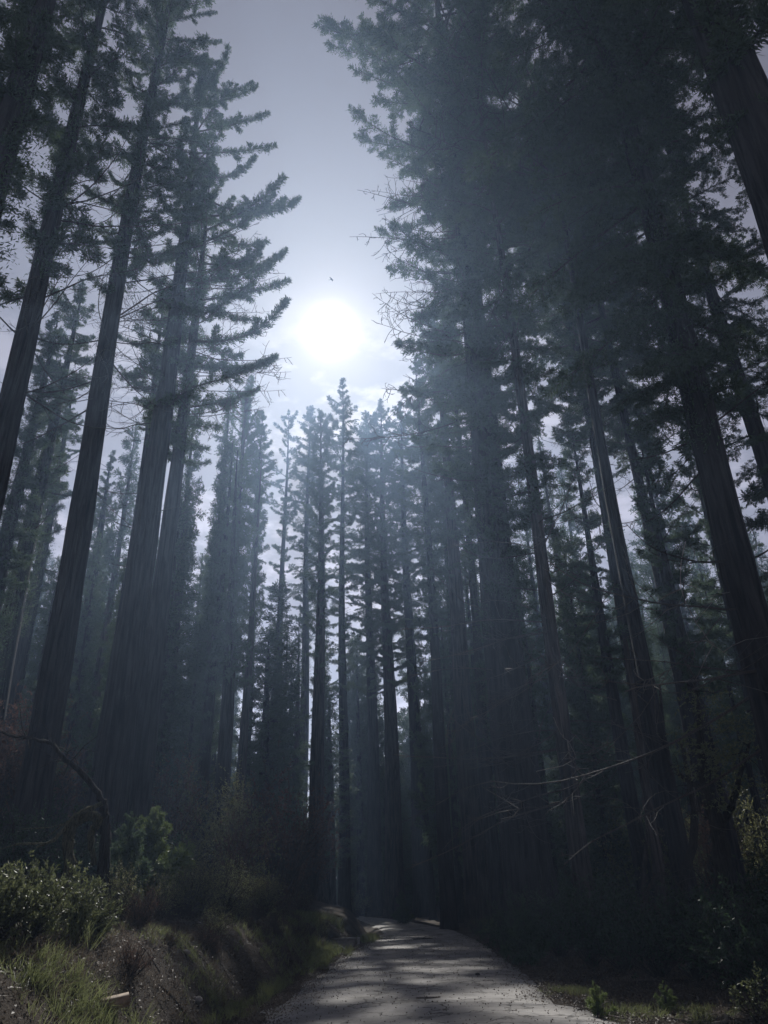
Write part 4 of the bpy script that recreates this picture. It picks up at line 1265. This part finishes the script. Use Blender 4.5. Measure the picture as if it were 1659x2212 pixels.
def stone(x, y, s, label, seed, mat=None, name='stone', cat='stone', sc=(1, 0.8, 0.55)):
    rng = np.random.default_rng(seed)
    nu, nv = 7, 10
    th = np.linspace(0.02, math.pi - 0.02, nu); ph = np.linspace(0, 2 * math.pi, nv + 1)[:-1]
    T_, P_ = np.meshgrid(th, ph, indexing='ij')
    r = s * (1 + rng.normal(0, 0.1, T_.shape))
    V = np.stack([r * np.sin(T_) * np.cos(P_) * sc[0], r * np.sin(T_) * np.sin(P_) * sc[1], r * np.cos(T_) * sc[2]], -1).reshape(-1, 3)
    i, j = np.meshgrid(np.arange(nu - 1), np.arange(nv), indexing='ij')
    a = (i * nv + j).ravel(); b_ = (i * nv + (j + 1) % nv).ravel()
    mb = MB(); mb.add(V, np.stack([a, a + nv, b_ + nv, b_], 1))
    o = link(name, mb.mesh(name, mat or M_STONE))
    rd = roadl(y) < x < roadr(y)
    o.location = (x, y, (0.05 if rd else gz(x, y)) + s * 0.25)
    o.rotation_euler = (0, 0, rng.random() * 6)
    return tag(o, label, cat)


p = at(433, 2060, 14.5); stone(p[0], 14.5, 0.10, 'larger pale stone sitting on the bank slope', 1)
p = at(403, 2045, 15.5); stone(p[0], 15.5, 0.08, 'flat stone behind the larger pale one', 2)
p = at(468, 2198, 12.0); stone(p[0], 12.0, 0.05, 'small stone at the foot of the bank by the road', 3)
p = at(430, 1990, 20); stone(p[0], 20, 0.06, 'little stone high on the bank below the dead brown bush', 4)
stone(1.75, 19.6, 0.05, 'dark pine cone lying on the right half of the road', 5, M_TWIG, 'pine_cone', 'cone', (1.3, 0.8, 0.6))
p = at(242, 2105, 11.0)
mb = MB(); box(mb, -0.24, 0.24, -0.09, 0.09, -0.06, 0.06)
o = link('timber_block', mb.mesh('timber_block', M_PLANK))
o.location = (p[0], 11.0, gz(p[0], 11.0) + 0.07); o.rotation_euler = (0.12, -0.16, 0.35)
tag(o, 'flat split timber block lying on the litter right of the big shrub', 'timber')

# leaf litter and twiggy crumbs: nobody could count them
rng = np.random.default_rng(33)
n = 90000
yy = 6.5 + 34 * rng.random(n) ** 1.7
side = rng.random(n) < 0.62
off = rng.random(n) ** 1.3
xx = np.where(side, roadl(yy) - off * 8 + 0.5 * rng.random(n), roadr(yy) + off * 6 - 0.35 * rng.random(n))
edge = rng.random(n) < 0.2
xx = np.where(edge, np.where(side, roadl(yy), roadr(yy)) + rng.normal(0, 0.38, n), xx)
stray = rng.random(n) < 0.04
xx = np.where(stray, roadl(yy) + (roadr(yy) - roadl(yy)) * rng.random(n), xx)
onr = (xx > roadl(yy) - 0.1) & (xx < roadr(yy) + 0.1)
zz = np.where(onr, 0.02 + 0.045 * np.sin(np.clip((xx - roadl(yy)) / (roadr(yy) - roadl(yy)), 0, 1) * math.pi), ground(xx, yy)) + 0.012 + 0.02 * rng.random(n)
P = np.stack([xx, yy, zz], 1)
Dd = np.stack([rng.normal(size=n), rng.normal(size=n), rng.normal(0, 0.35, n)], 1)
mb = MB()
ln = rng.random(n)
leaves(mb, P, Dd, np.where(onr, 0.03, 0.045) + 0.07 * ln ** 3 * ~onr, np.where(ln > 0.6, 0.012, 0.028), rng, 0, 0.3)
tag(link('leaf_litter', mb.mesh('leaf_litter', M_LITTER)), kind='stuff')

# grass, in patches
mb = MB()
PATCH = [(-3.5, 10.3, 0.8, 0.8, 2600, 0.26), (-2.9, 11.3, 0.5, 0.8, 1300, 0.22), (-4.6, 9.4, 0.8, 0.6, 900, 0.2), (-4.1, 15.5, 1.0, 1.2, 1600, 0.14), (-3.2, 16.0, 0.7, 1.0, 900, 0.14),
         (-2.6, 18.5, 0.25, 1.5, 500, 0.3), (-2.9, 14.8, 0.4, 1.2, 500, 0.2), (-2.5, 29.5, 0.55, 2.5, 2400, 0.34), (-3.4, 33.5, 0.5, 2.0, 1600, 0.35), (-1.2, 36.3, 0.15, 0.8, 300, 0.2), (-3.2, 22.5, 0.7, 2.0, 900, 0.2), (-3.0, 26.0, 0.6, 2.0, 1100, 0.25), (-3.6, 29.0, 0.8, 2.0, 900, 0.25), (-1.15, 38.5, 0.45, 2.0, 1300, 0.35),
         (3.1, 16.2, 0.5, 0.7, 1100, 0.14), (3.3, 13.4, 0.5, 0.8, 900, 0.16), (4.1, 13.3, 0.7, 0.7, 700, 0.14), (4.4, 43.5, 0.5, 1.0, 900, 0.8), (-4.9, 12.2, 0.5, 0.4, 320, 0.55), (-2.15, 24.5, 0.25, 2.2, 500, 0.25), (-3.0, 38.5, 0.5, 2.0, 900, 0.4)]
for (x, y, sx_, sy_, n, h_) in PATCH:
    k = max(6, n // 16)
    bx, by = rng.normal(x, sx_ * 0.55, k), rng.normal(y, sy_ * 0.55, k)
    for bxx, byy in zip(bx, by):
        if roadl(byy) + 0.3 < bxx < roadr(byy) - 0.25:
            continue
        q = 16
        px, py = bxx + rng.normal(0, 0.04, q), byy + rng.normal(0, 0.04, q)
        P = np.stack([px, py, np.maximum(ground(px, py), -0.03) - 0.01], 1)
        lean = rng.normal(0, 0.35, 2)
        Dd = np.stack([rng.normal(lean[0], 0.35, q), rng.normal(lean[1], 0.35, q), np.ones(q)], 1)
        Dd /= np.linalg.norm(Dd, axis=1, keepdims=True)
        hh_ = h_ * rng.uniform(0.5, 1.25, q)
        w_ = 0.006 if y < 20 else 0.012
        S = np.cross(Dd, rng.normal(size=(q, 3))); S /= np.linalg.norm(S, axis=1, keepdims=True)
        dr = np.stack([Dd[:, 0], Dd[:, 1], -0.5 * np.ones(q)], 1) * hh_[:, None] * 0.55
        m_ = P + Dd * hh_[:, None] * 0.6
        e_ = m_ + Dd * hh_[:, None] * 0.4 + dr * rng.random((q, 1))
        V = np.stack([P - S * w_ / 2, P + S * w_ / 2, m_ + S * w_ * 0.4, m_ - S * w_ * 0.4, e_], 1).reshape(-1, 3)
        b_ = np.arange(q) * 5
        mb.add(V, np.stack([b_, b_ + 1, b_ + 2, b_ + 3], 1), np.stack([b_ + 3, b_ + 2, b_ + 4], 1))
tag(link('grass', mb.mesh('grass', M_GRASS)), kind='stuff')

mb = MB()
rng = np.random.default_rng(61)
k = 26000
by = 7.5 + 30 * rng.random(k) ** 1.6
lft = rng.random(k) < 0.7
bx = np.where(lft, roadl(by) - 0.5 - 6.5 * rng.random(k) ** 1.3, roadr(by) + 0.15 + 5 * rng.random(k))
dens_ = vnoise(bx, by, 0.8, 31) + 0.5 * vnoise(bx, by, 0.3, 32)
kp = dens_ > -0.1
bx, by = bx[kp], by[kp]
q = 5
P = np.stack([np.repeat(bx, q) + rng.normal(0, 0.03, len(bx) * q), np.repeat(by, q) + rng.normal(0, 0.03, len(bx) * q)], 1)
P = np.concatenate([P, ground(P[:, 0], P[:, 1])[:, None] - 0.01], 1)
Dd = np.stack([rng.normal(0, 0.7, len(P)), rng.normal(0, 0.7, len(P)), 0.25 + rng.random(len(P))], 1)
leaves(mb, P, Dd, 0.05 + 0.22 * rng.random(len(P)) ** 2.5, 0.008, rng)
tag(link('dry_weeds', mb.mesh('dry_weeds', M_WEED)), kind='stuff')

# --- the soaring bird
mb = MB()
bt = np.linspace(-0.5, 0.5, 9)
tube(mb, np.stack([bt * 0.9, 0 * bt, 0.02 * np.cos(bt * 3)], 1), 0.085 * np.sqrt(np.clip(1 - (bt / 0.52) ** 2, 0.02, 1)), 8)
BP = at(716, 604, 92)
bird = thing('bird', 'small dark bird soaring just above the sun', 'bird', tuple(BP))
bird.rotation_euler = (0.25, 0.1, -0.25)
bird.scale = (0.65, 0.65, 0.65)
link('body', mb.mesh('body', M_BIRD, True), bird)
for sg in (-1, 1):
    mb = MB()
    w = []
    for k, (yy_, xf, xb, z_) in enumerate([(0.05, 0.2, -0.14, 0.03), (0.35, 0.26, -0.13, 0.10), (0.7, 0.16, -0.14, 0.13), (1.0, -0.08, -0.22, 0.12)]):
        w += [(xf, sg * yy_, z_), (xb, sg * yy_, z_), (xb, sg * yy_, z_ - 0.025), (xf, sg * yy_, z_ - 0.025)]
    Q = []
    for k in range(3):
        a = k * 4; b_ = a + 4
        for q in range(4):
            Q.append([a + q, a + (q + 1) % 4, b_ + (q + 1) % 4, b_ + q])
    Q.append([12, 13, 14, 15])
    mb.add(w, Q); link('wing', mb.mesh('wing', M_BIRD), bird)
mb = MB()
mb.add([(-0.38, -0.04, 0), (-0.38, 0.04, 0), (-0.72, 0.13, 0), (-0.72, -0.13, 0), (-0.38, -0.04, -0.02), (-0.38, 0.04, -0.02), (-0.72, 0.13, -0.015), (-0.72, -0.13, -0.015)],
       [[0, 1, 2, 3], [7, 6, 5, 4], [0, 4, 5, 1], [2, 6, 7, 3], [0, 3, 7, 4], [1, 5, 6, 2]])
link('tail', mb.mesh('tail', M_BIRD), bird)

# ------------------------------------------------------------------ glare veil: volume added to stand in for glare in the lens
bpy.ops.mesh.primitive_cube_add(size=1)
hz_ = bpy.context.object
hz_.name = 'glare_haze'
hz_.scale = (504, 350, 68)
hz_.location = (0, 128, 68 / 2 - 1.8)
tag(hz_, kind='stuff')
mh = bpy.data.materials.new('lens_glare_haze')
mh.use_nodes = True
nt = mh.node_tree
nt.nodes.remove(nt.nodes['Principled BSDF'])
pv = nt.nodes.new('ShaderNodeVolumePrincipled')
pv.inputs['Color'].default_value = (0.48, 0.67, 1.0, 1)  # bluish, so the added veil tints the shadows
pv.inputs['Density'].default_value = 0.0012
pv.inputs['Anisotropy'].default_value = 0.64
nt.links.new(pv.outputs[0], nt.nodes['Material Output'].inputs['Volume'])
hz_.data.materials.append(mh)
